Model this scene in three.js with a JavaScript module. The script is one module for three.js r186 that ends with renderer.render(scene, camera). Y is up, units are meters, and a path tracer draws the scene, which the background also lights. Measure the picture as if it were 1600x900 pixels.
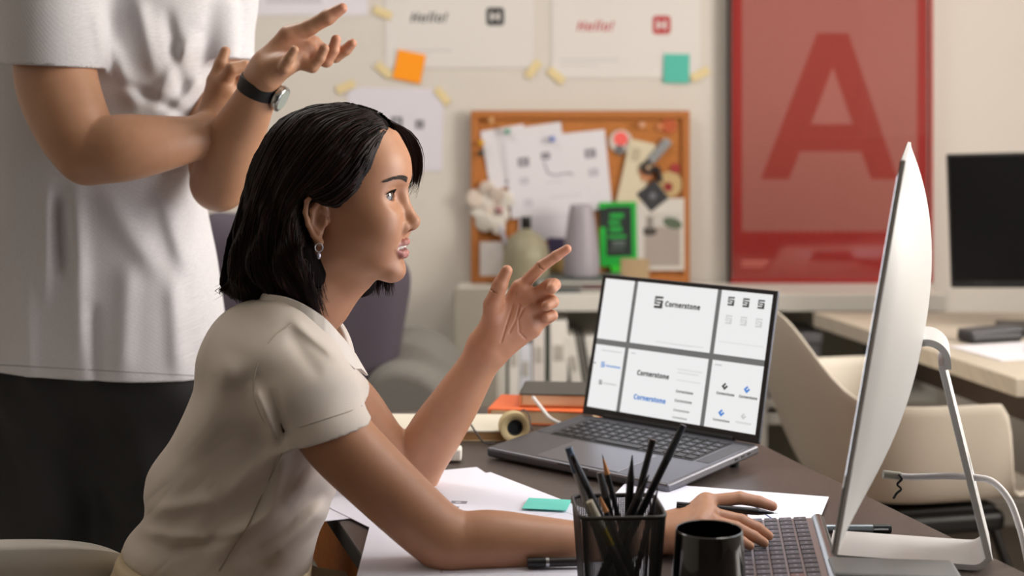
import * as THREE from 'three';
import { RoundedBoxGeometry } from 'three/addons/geometries/RoundedBoxGeometry.js';
import { mergeGeometries, mergeVertices, toCreasedNormals } from 'three/addons/utils/BufferGeometryUtils.js';
import { RectAreaLightUniformsLib } from 'three/addons/lights/RectAreaLightUniformsLib.js';
import { ImprovedNoise } from 'three/addons/math/ImprovedNoise.js';
RectAreaLightUniformsLib.init();

// ---------------------------------------------------------------- camera, lights, exposure
const scene = new THREE.Scene();
const F = 2400, HORIZON = 147, CAM_Y = 1.325, DESK_Y = 0.74;      // focal length in pixels of a 1600 x 900 frame
const camera = new THREE.PerspectiveCamera(2 * Math.atan(450 / F) * 180 / Math.PI, 16 / 9, 0.05, 60);
camera.position.set(0, CAM_Y, 0);
camera.setViewOffset(1600, 900, 0, 450 - HORIZON, 1600, 900);     // a level camera with the lens shifted down
camera.focus = 2.09; camera.userData.fStop = 3.2;
scene.background = new THREE.Color(0.55, 0.68, 0.85);
const renderer = new THREE.WebGLRenderer({ antialias: true });
renderer.toneMapping = THREE.LinearToneMapping;
renderer.toneMappingExposure = 1.16;
renderer.shadowMap.enabled = true;
const ROOM = { x0: -2.7, x1: 2.5, z0: -4.72, z1: 1.6, h: 2.75, t: 0.15 };
const WINDOWS = [ // on the right hand wall: centre z, centre y, width, height, radiance
  { z: -2.4, y: 1.7, w: 1.4, h: 1.6, power: 9.2, color: 0xfff7ee },
];
const CEILING_LAMPS = [{ x: -0.9, z: -3.3, power: 11 }, { x: 0.9, z: -2.5, power: 7 }];
const IMAC_GLOW = 1.6, LAPTOP_GLOW = 0.84;
function areaLight(color, power, w, h, at, target) {
  const l = new THREE.RectAreaLight(color, power, w, h);
  l.position.copy(at); l.lookAt(target); l.castShadow = true; scene.add(l); return l;
}

// ---------------------------------------------------------------- helpers
const V = (x, y, z) => new THREE.Vector3(x, y, z);
const P = (px, py, z) => V((px - 800) * z / F, CAM_Y - (py - HORIZON) * z / F, -z);   // where the line of sight of a picture point is z metres away
const onDesk = (px, py) => P(px, py, (CAM_Y - DESK_Y) * F / (py - HORIZON));
let seed = 7;
const rnd = () => { seed = (seed * 1664525 + 1013904223) % 4294967296; return seed / 4294967296; };
const rr = (a, b) => a + (b - a) * rnd();
const noise = new ImprovedNoise();
const N3 = (x, y, z) => noise.noise(x + 31.7, y + 17.3, z + 9.1);
const clamp = (v, a, b) => v < a ? a : v > b ? b : v;
const lerp = (a, b, t) => a + (b - a) * t;
const sstep = (a, b, v) => { const t = clamp((v - a) / (b - a), 0, 1); return t * t * (3 - 2 * t); };
const used = {};
function numbered(n) { if (!(n in used)) { used[n] = 0; return n; } used[n]++; return n + '_' + String(used[n]).padStart(3, '0'); }
function shade(o) { o.traverse(m => { if (m.isMesh) { m.castShadow = true; m.receiveShadow = true; } }); return o; }
function tag(o, label, category, group, kind) {
  o.userData.label = label; o.userData.category = category;
  if (group) o.userData.group = group;
  if (kind) o.userData.kind = kind;
  return o;
}
function thing(name, label, category, pos = V(0, 0, 0), group) {
  const g = new THREE.Group(); g.name = numbered(name); g.position.copy(pos); scene.add(g);
  return tag(g, label, category, group);
}
function part(name, geo, mat, parent, pos, rot) {
  const m = new THREE.Mesh(geo, mat); m.name = name; m.castShadow = m.receiveShadow = true;
  if (pos) m.position.copy(pos);
  if (rot) m.rotation.set(rot[0], rot[1], rot[2]);
  parent.add(m); return m;
}
function single(name, geo, mat, label, category, pos, group) {
  const m = new THREE.Mesh(geo, mat); m.name = numbered(name); m.castShadow = m.receiveShadow = true;
  if (pos) m.position.copy(pos);
  scene.add(m); return tag(m, label, category, group);
}
function structure(name, geo, mat, parent = scene, pos) {
  const m = new THREE.Mesh(geo, mat); m.name = name; m.castShadow = m.receiveShadow = true;
  if (pos) m.position.copy(pos);
  if (parent === scene) m.userData.kind = 'structure';
  parent.add(m); return m;
}
const rbox = (w, h, d, r = 0.004, s = 2) => new RoundedBoxGeometry(w, h, d, s, Math.min(r, w / 2.01, h / 2.01, d / 2.01));
const at = (g, x, y, z, rx = 0, ry = 0, rz = 0) => { const m = new THREE.Matrix4().makeRotationFromEuler(new THREE.Euler(rx, ry, rz)); m.setPosition(x, y, z); return g.applyMatrix4(m); };
const merge = l => mergeGeometries(l.map(g => { const q = g.index ? g.toNonIndexed() : g; for (const k of Object.keys(q.attributes)) if (!['position', 'normal', 'uv'].includes(k)) q.deleteAttribute(k); return q; }));
const tube = (pts, r, seg = 40, sides = 8, closed = false) => new THREE.TubeGeometry(new THREE.CatmullRomCurve3(pts, closed, 'centripetal'), seg, r, sides, closed);
const lathe = (pts, n = 48) => new THREE.LatheGeometry(pts.map(p => new THREE.Vector2(p[0], p[1])), n);
const rod = (a, b, ra, rb = ra, n = 12) => { const d = b.clone().sub(a), L = d.length(); const g = new THREE.CylinderGeometry(rb, ra, L, n, 1); g.applyQuaternion(new THREE.Quaternion().setFromUnitVectors(V(0, 1, 0), d.normalize())); return g.translate((a.x + b.x) / 2, (a.y + b.y) / 2, (a.z + b.z) / 2); };
const mat = (color, roughness = 0.6, o = {}) => new THREE.MeshStandardMaterial({ color, roughness, ...o });
const pmat = (color, roughness = 0.5, o = {}) => new THREE.MeshPhysicalMaterial({ color, roughness, ...o });

// procedural textures
function dataTex(n, fn, srgb = true, repeat = 1) {
  const a = new Uint8Array(n * n * 4);
  for (let y = 0; y < n; y++) for (let x = 0; x < n; x++) { const c = fn(x / n, y / n, x, y), i = (y * n + x) * 4; a[i] = clamp(c[0], 0, 255); a[i + 1] = clamp(c[1], 0, 255); a[i + 2] = clamp(c[2], 0, 255); a[i + 3] = 255; }
  const t = new THREE.DataTexture(a, n, n); t.magFilter = THREE.LinearFilter; t.minFilter = THREE.LinearFilter; t.wrapS = t.wrapT = THREE.RepeatWrapping;
  t.repeat.set(repeat, repeat); if (srgb) t.colorSpace = THREE.SRGBColorSpace; t.needsUpdate = true; return t;
}
// noise that repeats over one tile, coarse and fine layers
const tileNoise = (u, v, f, s) => { const a = u * Math.PI * 2, b = v * Math.PI * 2, k = f / 6.283; return N3(Math.cos(a) * k + s, Math.sin(a) * k + Math.cos(b) * k * 1.3, Math.sin(b) * k + s * 2.3); };
function canvasTex(w, h, draw) {
  const c = document.createElement('canvas'); c.width = w; c.height = h; draw(c.getContext('2d'), w, h);
  const t = new THREE.CanvasTexture(c); t.colorSpace = THREE.SRGBColorSpace; return t;
}
function uvFrom(g, fn) { const p = g.attributes.position, a = new Float32Array(p.count * 2); for (let i = 0; i < p.count; i++) { const q = fn(p.getX(i), p.getY(i), p.getZ(i)); a[2 * i] = q[0]; a[2 * i + 1] = q[1]; } g.setAttribute('uv', new THREE.BufferAttribute(a, 2)); return g; }

const T = {};
T.plaster = dataTex(256, (u, v) => { const k = 128 + 60 * tileNoise(u, v, 40, 1) + 40 * tileNoise(u, v, 90, 4); return [k, k, k]; }, false);
T.cork = dataTex(512, (u, v) => { const n = tileNoise(u, v, 90, 3) * 0.6 + tileNoise(u, v, 200, 8) * 0.7, s = rnd(); let k = 1 + 0.22 * n + (s - 0.5) * 0.14; if (tileNoise(u, v, 120, 21) > 0.3) k *= 0.75; return [190 * k, 121 * k, 62 * k]; });
T.wood = dataTex(512, (u, v) => { const n = tileNoise(u, v * 0.999, 8, 2), g = Math.sin((v * 40 + n * 5) * 6.283) * 0.5 + tileNoise(u, v, 60, 6); const k = 1 + 0.07 * g + (rnd() - 0.5) * 0.05; return [176 * k, 120 * k, 62 * k]; });
T.palewood = dataTex(512, (u, v) => { const n = tileNoise(u, v, 7, 5), g = Math.sin((v * 26 + n * 4) * 6.283) * 0.5 + tileNoise(u, v, 70, 2); const k = 1 + 0.03 * g + (rnd() - 0.5) * 0.02; return [200 * k, 190 * k, 174 * k]; });
T.deskgrain = dataTex(512, (u, v) => { const k = 1 + 0.12 * tileNoise(u, v, 120, 3) + 0.1 * (rnd() - 0.5); return [72 * k, 63 * k, 59 * k]; });
T.heather = dataTex(512, (u, v, x, y) => { const k = 1 + 0.05 * tileNoise(u, v, 160, 3) + 0.09 * (rnd() - 0.5) + (Math.abs((x + 2 * (y & 3)) % 9) < 1 ? -0.03 : 0); return [205 * k, 204 * k, 208 * k]; });
T.knit = dataTex(256, (u, v, x, y) => { const k = 128 + 50 * Math.sin(x * Math.PI / 4) * Math.sin(y * Math.PI / 4) + 50 * (rnd() - 0.5); return [k, k, k]; }, false);
T.felt = dataTex(256, (u, v) => { const k = 1 + 0.05 * tileNoise(u, v, 60, 3) + 0.1 * (rnd() - 0.5); return [118 * k, 115 * k, 110 * k]; });
T.purple = dataTex(256, (u, v, x, y) => { const k = 1 + 0.14 * (rnd() - 0.5) + 0.06 * Math.sin(x * 1.57) * Math.sin(y * 1.57); return [77 * k, 69 * k, 80 * k]; });
T.twill = dataTex(256, (u, v, x, y) => { const k = 1 + 0.06 * Math.sin((x + y) * 1.57) + 0.08 * (rnd() - 0.5); return [206 * k, 190 * k, 160 * k]; });
const M = {
  white: mat(0xf0eeea, 0.5), whiteGloss: mat(0xf2f2f0, 0.22), black: mat(0x0c0c0d, 0.45), blackGloss: pmat(0x050506, 0.08, { clearcoat: 1, clearcoatRoughness: 0.05 }), rubber: mat(0x111112, 0.85),
  steel: mat(0xb9bcc0, 0.28, { metalness: 1 }), alu: mat(0xdadce0, 0.3, { metalness: 1 }), spaceGrey: mat(0x68686e, 0.42, { metalness: 0.9 }), paper: mat(0xf3f2f6, 0.85), cream: mat(0xdcd3c4, 0.42),
};

// ---------------------------------------------------------------- signed distance fields and the surface through them
const smin = (a, b, k) => { const h = k - Math.abs(a - b); return h > 0 ? Math.min(a, b) - h * h / k * 0.25 : Math.min(a, b); };
const smax = (a, b, k) => -smin(-a, -b, k);
// a field is a list of shapes joined smoothly; each shape: {f, k, c, R} with a bounding sphere to skip it far away
function cone(a, b, ra, rb, k = 0.02) {
  const bx = b.x - a.x, by = b.y - a.y, bz = b.z - a.z, L2 = bx * bx + by * by + bz * bz || 1e-9;
  return { k, cx: (a.x + b.x) / 2, cy: (a.y + b.y) / 2, cz: (a.z + b.z) / 2, R: Math.sqrt(L2) / 2 + Math.max(ra, rb), f(x, y, z) { const px = x - a.x, py = y - a.y, pz = z - a.z; const t = clamp((px * bx + py * by + pz * bz) / L2, 0, 1); const dx = px - bx * t, dy = py - by * t, dz = pz - bz * t; return Math.sqrt(dx * dx + dy * dy + dz * dz) - (ra + (rb - ra) * t); } };
}
function chain(pts, k = 0.008, kFirst = k) { const out = []; for (let i = 0; i < pts.length - 1; i++) out.push(cone(pts[i][0], pts[i + 1][0], pts[i][1], pts[i + 1][1], i ? k : kFirst)); return out; }
function limb(pts, k = 0.006, kFirst = 0.02, n = 5) { // a chain whose joints and radii follow a smooth curve
  const cu = new THREE.CatmullRomCurve3(pts.map(p => p[0]), false, 'centripetal'), m = pts.length - 1, rad = table(pts.map((p, i) => [i, p[1]])), out = [];
  for (let i = 0; i <= m * n; i++) out.push([cu.getPoint(i / (m * n)), rad(i / n)[0]]);
  return chain(out, k, kFirst);
}
function ball(c, r, k = 0.01, sx = 1, sy = 1, sz = 1) {
  const R = r * Math.max(sx, sy, sz), m = Math.min(sx, sy, sz) * r;
  return { k, cx: c.x, cy: c.y, cz: c.z, R, f(x, y, z) { const X = (x - c.x) / (r * sx), Y = (y - c.y) / (r * sy), Z = (z - c.z) / (r * sz); const q = Math.sqrt(X * X + Y * Y + Z * Z); const g = Math.sqrt((X / (r * sx)) ** 2 + (Y / (r * sy)) ** 2 + (Z / (r * sz)) ** 2); return g > 1e-6 ? q * (q - 1) / g : -m; } };
}
function join(shapes) {
  const n = shapes.length;
  return (x, y, z) => { let d = 1e3; for (let i = 0; i < n; i++) { const s = shapes[i]; if (s.R) { const dx = x - s.cx, dy = y - s.cy, dz = z - s.cz, lim = d + s.k + s.R; if (lim < 900 && dx * dx + dy * dy + dz * dz > lim * lim && lim > 0) continue; } d = smin(d, s.f(x, y, z), s.k); } return d; };
}
// naive surface nets in a box; skip(x,y,z) drops cells that a finer grid covers
function netBox(f, box, cell, skip) {
  const [x0, y0, z0] = box[0], nx = Math.ceil((box[1][0] - x0) / cell) + 1, ny = Math.ceil((box[1][1] - y0) / cell) + 1, nz = Math.ceil((box[1][2] - z0) / cell) + 1;
  const val = new Float32Array(nx * ny * nz), id = (i, j, k) => (k * ny + j) * nx + i;
  const B = 4;                                                      // coarse pass: blocks far from the surface are filled without a look
  for (let k = 0; k < nz; k += B) for (let j = 0; j < ny; j += B) for (let i = 0; i < nx; i += B) {
    const cd = f(x0 + (i + B / 2) * cell, y0 + (j + B / 2) * cell, z0 + (k + B / 2) * cell), far = Math.abs(cd) > B * cell * 1.9;
    for (let c = k; c < Math.min(k + B, nz); c++) for (let b = j; b < Math.min(j + B, ny); b++) for (let a = i; a < Math.min(i + B, nx); a++) val[id(a, b, c)] = far ? cd : f(x0 + a * cell, y0 + b * cell, z0 + c * cell);
  }
  const vert = new Int32Array(nx * ny * nz).fill(-1), pos = [], idx = [];
  for (let k = 0; k < nz - 1; k++) for (let j = 0; j < ny - 1; j++) for (let i = 0; i < nx - 1; i++) {
    let sx = 0, sy = 0, sz = 0, n = 0, inside = 0; const c = [];
    for (let q = 0; q < 8; q++) { const v = val[id(i + (q & 1), j + (q >> 1 & 1), k + (q >> 2))]; c.push(v); if (v < 0) inside++; }
    if (inside === 0 || inside === 8) continue;
    for (let q = 0; q < 8; q++) for (const ax of [1, 2, 4]) if (!(q & ax)) { const r = q | ax, a = c[q], b = c[r]; if ((a < 0) !== (b < 0)) { const t = a / (a - b); sx += (q & 1) + (ax === 1 ? t : 0); sy += (q >> 1 & 1) + (ax === 2 ? t : 0); sz += (q >> 2) + (ax === 4 ? t : 0); n++; } }
    vert[id(i, j, k)] = pos.length / 3; pos.push(x0 + (i + sx / n) * cell, y0 + (j + sy / n) * cell, z0 + (k + sz / n) * cell);
  }
  const quad = (a, b, c, d, flip) => { if (a < 0 || b < 0 || c < 0 || d < 0) return; if (skip && skip((pos[a * 3] + pos[c * 3]) / 2, (pos[a * 3 + 1] + pos[c * 3 + 1]) / 2, (pos[a * 3 + 2] + pos[c * 3 + 2]) / 2)) return; flip ? idx.push(a, c, b, a, d, c) : idx.push(a, b, c, a, c, d); };
  for (let k = 1; k < nz - 1; k++) for (let j = 1; j < ny - 1; j++) for (let i = 1; i < nx - 1; i++) {
    const v = val[id(i, j, k)] < 0;
    if (v !== val[id(i + 1, j, k)] < 0) quad(vert[id(i, j - 1, k - 1)], vert[id(i, j, k - 1)], vert[id(i, j, k)], vert[id(i, j - 1, k)], !v);
    if (v !== val[id(i, j + 1, k)] < 0) quad(vert[id(i - 1, j, k - 1)], vert[id(i - 1, j, k)], vert[id(i, j, k)], vert[id(i, j, k - 1)], !v);
    if (v !== val[id(i, j, k + 1)] < 0) quad(vert[id(i - 1, j - 1, k)], vert[id(i, j - 1, k)], vert[id(i, j, k)], vert[id(i - 1, j, k)], !v);
  }
  return { pos, idx };
}
// boxes: [{box, cell}], later ones are finer and replace the earlier ones inside
function fieldGeometry(f, boxes, colorFn) {
  const pos = [], idx = [];
  boxes.forEach((b, n) => {
    const later = boxes.slice(n + 1).map(q => [q.box[0].map(v => v + q.cell * 2 + b.cell * 1.3), q.box[1].map(v => v - q.cell * 2 - b.cell * 1.3)]);
    const r = netBox(f, b.box, b.cell, later.length ? (x, y, z) => later.some(([a, c]) => x > a[0] && x < c[0] && y > a[1] && y < c[1] && z > a[2] && z < c[2]) : null);
    const o = pos.length / 3; for (const v of r.pos) pos.push(v); for (const i of r.idx) idx.push(i + o);
  });
  const g = new THREE.BufferGeometry(), n = pos.length / 3, nor = new Float32Array(n * 3), e = 0.0012;
  const col = colorFn ? new Float32Array(n * 3) : null;
  for (let i = 0; i < n; i++) {
    const x = pos[3 * i], y = pos[3 * i + 1], z = pos[3 * i + 2];
    const a = f(x + e, y, z) - f(x - e, y, z), b = f(x, y + e, z) - f(x, y - e, z), c = f(x, y, z + e) - f(x, y, z - e), l = Math.hypot(a, b, c) || 1;
    nor[3 * i] = a / l; nor[3 * i + 1] = b / l; nor[3 * i + 2] = c / l;
    if (col) col.set(colorFn(x, y, z, a / l, b / l, c / l), 3 * i);
  }
  g.setAttribute('position', new THREE.BufferAttribute(new Float32Array(pos), 3)); g.setAttribute('normal', new THREE.BufferAttribute(nor, 3));
  if (col) g.setAttribute('color', new THREE.BufferAttribute(col, 3));
  g.setIndex(idx); return g;
}
function around(pts, m) { const a = [1e9, 1e9, 1e9], b = [-1e9, -1e9, -1e9]; for (const p of pts) { a[0] = Math.min(a[0], p.x - m); a[1] = Math.min(a[1], p.y - m); a[2] = Math.min(a[2], p.z - m); b[0] = Math.max(b[0], p.x + m); b[1] = Math.max(b[1], p.y + m); b[2] = Math.max(b[2], p.z + m); } return [a, b]; }
function table(rows) { // smooth lookup: rows [key, v1, v2, ...] sorted by key
  return (k) => { let i = 0; while (i < rows.length - 2 && k > rows[i + 1][0]) i++; const a = rows[i], b = rows[i + 1], t = clamp((k - a[0]) / (b[0] - a[0]), 0, 1); const p = rows[Math.max(0, i - 1)], q = rows[Math.min(rows.length - 1, i + 2)]; const o = []; for (let n = 1; n < a.length; n++) { const m0 = (b[n] - p[n]) / ((b[0] - p[0]) || 1) * (b[0] - a[0]), m1 = (q[n] - a[n]) / ((q[0] - a[0]) || 1) * (b[0] - a[0]), t2 = t * t, t3 = t2 * t; o.push((2 * t3 - 3 * t2 + 1) * a[n] + (t3 - 2 * t2 + t) * m0 + (-2 * t3 + 3 * t2) * b[n] + (t3 - t2) * m1); } return o; };
}

// ---------------------------------------------------------------- the room
{
  const { x0, x1, z0, z1, h, t } = ROOM, W = x1 - x0, D = z1 - z0, cx = (x0 + x1) / 2, cz = (z0 + z1) / 2;
  const wallMat = mat(0xd3cdc5, 0.9, { bumpMap: T.plaster, bumpScale: 0.0006 });
  const uvm = (g, s) => { const u = g.attributes.uv; for (let i = 0; i < u.count; i++) u.setXY(i, u.getX(i) * s, u.getY(i) * s); return g; };
  structure('floor', uvm(new THREE.BoxGeometry(W + 2 * t, 0.1, D + 2 * t), 4), mat(0x6f665d, 0.55), scene, V(cx, -0.05, cz));
  structure('ceiling', new THREE.BoxGeometry(W + 2 * t, 0.1, D + 2 * t), mat(0xeeebe6, 0.9), scene, V(cx, h + 0.05, cz));
  structure('wall_back', uvm(new THREE.BoxGeometry(W + 2 * t, h, t), 5), wallMat, scene, V(cx, h / 2, z0 - t / 2));
  structure('wall_front', uvm(new THREE.BoxGeometry(W + 2 * t, h, t), 5), mat(0x6b655f, 0.9), scene, V(cx, h / 2, z1 + t / 2));
  structure('wall_left', uvm(new THREE.BoxGeometry(t, h, D), 5), wallMat, scene, V(x0 - t / 2, h / 2, cz));
  // right wall with real openings for the windows
  const w = WINDOWS[0], pieces = [];
  const piece = (za, zb, ya, yb) => pieces.push(at(new THREE.BoxGeometry(t, yb - ya, zb - za), x1 + t / 2, (ya + yb) / 2, (za + zb) / 2));
  const wz0 = w.z - w.w / 2, wz1 = w.z + w.w / 2, wy0 = w.y - w.h / 2, wy1 = w.y + w.h / 2;
  piece(z0, wz0, 0, h); piece(wz1, z1, 0, h); piece(wz0, wz1, 0, wy0); piece(wz0, wz1, wy1, h);
  structure('wall_right', uvm(merge(pieces), 3), wallMat);
  const win = new THREE.Group(); win.name = 'window_1'; win.userData.kind = 'structure'; scene.add(win);
  const fr = [];
  for (const zz of [wz0 + 0.03, w.z, wz1 - 0.03]) fr.push(at(new THREE.BoxGeometry(0.06, w.h, 0.05), x1 + 0.06, w.y, zz));
  for (const yy of [wy0 + 0.025, wy1 - 0.025]) fr.push(at(new THREE.BoxGeometry(0.06, 0.05, w.w), x1 + 0.06, yy, w.z));
  part('window_frame', merge(fr), M.white, win);
  // a pale roller blind glowing with daylight, behind the frame
  part('window_blind', new THREE.BoxGeometry(0.004, w.h, w.w), mat(0xf6f1e8, 0.9, { emissive: w.color, emissiveIntensity: w.power * 0.25 }), win, V(x1 + 0.1, w.y, w.z));
  part('window_sill', rbox(0.2, 0.03, w.w + 0.1, 0.006), M.white, win, V(x1 + 0.0, wy0 - 0.016, w.z));
  areaLight(w.color, w.power, w.w, w.h, V(x1 - 0.01, w.y, w.z), V(0, w.y, w.z));
  structure('baseboard_back', rbox(W, 0.08, 0.014, 0.003), M.white, scene, V(cx, 0.041, z0 + 0.008));
  structure('baseboard_left', rbox(0.014, 0.08, D - 0.03, 0.003), M.white, scene, V(x0 + 0.008, 0.041, cz + 0.01));
  CEILING_LAMPS.forEach((c, i) => {
    const l = thing('ceiling_lamp', ['square ceiling lamp panel above the grey armchair corner', 'square ceiling lamp panel above the back desk'][i], 'lamp', V(c.x, h, c.z));
    part('lamp_frame', rbox(0.64, 0.04, 0.64, 0.006), M.white, l, V(0, -0.021, 0));
    part('lamp_diffuser', new THREE.BoxGeometry(0.58, 0.006, 0.58), mat(0xffffff, 0.6, { emissive: 0xfffaf4, emissiveIntensity: c.power * 0.4 }), l, V(0, -0.043, 0));
    areaLight(0xfffaf4, c.power, 0.58, 0.58, V(c.x, h - 0.055, c.z), V(c.x, 0, c.z + 0.0001));
  });
}

// ---------------------------------------------------------------- papers on the wall
const WZ = 4.72;                                      // distance of the wall
const wallAt = (px, py, off = 0.002) => P(px, py, WZ - off);
const wallLen = px => px * WZ / F;
function sheet(name, label, category, w, h, tex, pos, rz = 0, group, thick = 0.0014, m) {
  const s = single(name, new THREE.BoxGeometry(w, h, thick), m || mat(0xffffff, 0.88, { map: tex }), label, category, pos, group);
  s.rotation.z = rz; return s;
}
const hello = (ink, icon) => canvasTex(512, 512, (c, w, h) => {
  c.fillStyle = '#dad6d3'; c.fillRect(0, 0, w, h); c.fillStyle = ink; c.font = 'italic bold 46px sans-serif'; c.fillText('Hello!', 82, 355);
  c.beginPath(); c.roundRect(348, 304, 62, 62, 12); c.fill(); c.fillStyle = '#dad6d3'; c.fillRect(362, 320, 9, 30); c.fillRect(386, 320, 9, 30); c.fillRect(362, 331, 33, 8);
  c.fillStyle = '#c9c6c6'; c.fillRect(30, 448, 200, 8); c.fillRect(30, 466, 130, 5);
  c.fillStyle = ink; c.font = 'italic bold 70px sans-serif'; c.fillText(icon, 150, 150); c.beginPath(); c.roundRect(345, 84, 72, 72, 36); c.fill();
});
{
  const g = 'design sheets taped to the wall';
  sheet('taped_sheet', 'pale taped wall sheet with black Hello! lettering and black icon', 'paper', wallLen(232), wallLen(232), hello('#3a3c3c', 'Hello!'), wallAt(718, -10), 0, g);
  sheet('taped_sheet', 'pale taped wall sheet with red Hello! lettering and red icon', 'paper', wallLen(232), wallLen(240), hello('#b5474a', 'Hello!'), wallAt(978, 2), 0, g);
  sheet('taped_sheet', 'lilac white wall sheet above the raised palm, cut by frame top', 'paper', wallLen(172), wallLen(172), canvasTex(256, 256, (c, w, h) => { c.fillStyle = '#dedae2'; c.fillRect(0, 0, w, h); c.fillStyle = '#c6c1cc'; c.fillRect(20, 218, 130, 10); c.fillRect(60, 90, 120, 20); }), wallAt(488, -62), 0, g);
  sheet('taped_sheet', 'lilac wall sheet with two small dark icons behind the woman\'s head', 'paper', wallLen(150), wallLen(128), canvasTex(300, 256, (c, w, h) => { c.fillStyle = '#d9d5df'; c.fillRect(0, 0, w, h); c.fillStyle = '#5b5a63'; c.lineWidth = 9; c.strokeStyle = '#5b5a63'; c.strokeRect(142, 94, 26, 30); c.fillRect(150, 106, 10, 8); c.fillRect(214, 98, 26, 26); c.fillStyle = '#e9e6ee'; c.fillRect(224, 106, 6, 10); c.strokeStyle = '#8b8893'; c.strokeRect(66, 96, 26, 28); }), wallAt(617, 202), -0.02, g);
  sheet('sticky_note', 'square orange sticky note on the wall over a sheet corner', 'sticky note', wallLen(44), wallLen(46), null, wallAt(639.5, 104, 0.007), -0.2, 'sticky notes', 0.0012, mat(0xff9d12, 0.8));
  sheet('sticky_note', 'square teal sticky note on the wall above the corkboard', 'sticky note', wallLen(40), wallLen(45), null, wallAt(1057, 107, 0.007), -0.02, 'sticky notes', 0.0012, mat(0x55bba9, 0.8));
  const tapeM = mat(0xe0cd9c, 0.7);
  const spots = [[600, 110, -0.7, 'beside the orange sticky note'], [691, 150, -0.9, 'at the top corner of the two-icon sheet'], [833, 108, 0.9, 'at the bottom right corner of the black Hello! sheet'], [869, 118, -0.7, 'at the bottom left corner of the red Hello! sheet'], [1094, 116, 0.5, 'beside the teal sticky note'], [540, 136, 0.4, 'above the woman\'s crown'], [598, 20, -0.4, 'on the left edge of the black Hello! sheet']];
  for (const [x, y, r, w] of spots) sheet('masking_tape', 'short strip of yellowish masking tape ' + w, 'tape', wallLen(30), wallLen(13), null, wallAt(x, y, 0.0055), r, 'masking tape strips', 0.0012, tapeM);
}

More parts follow.
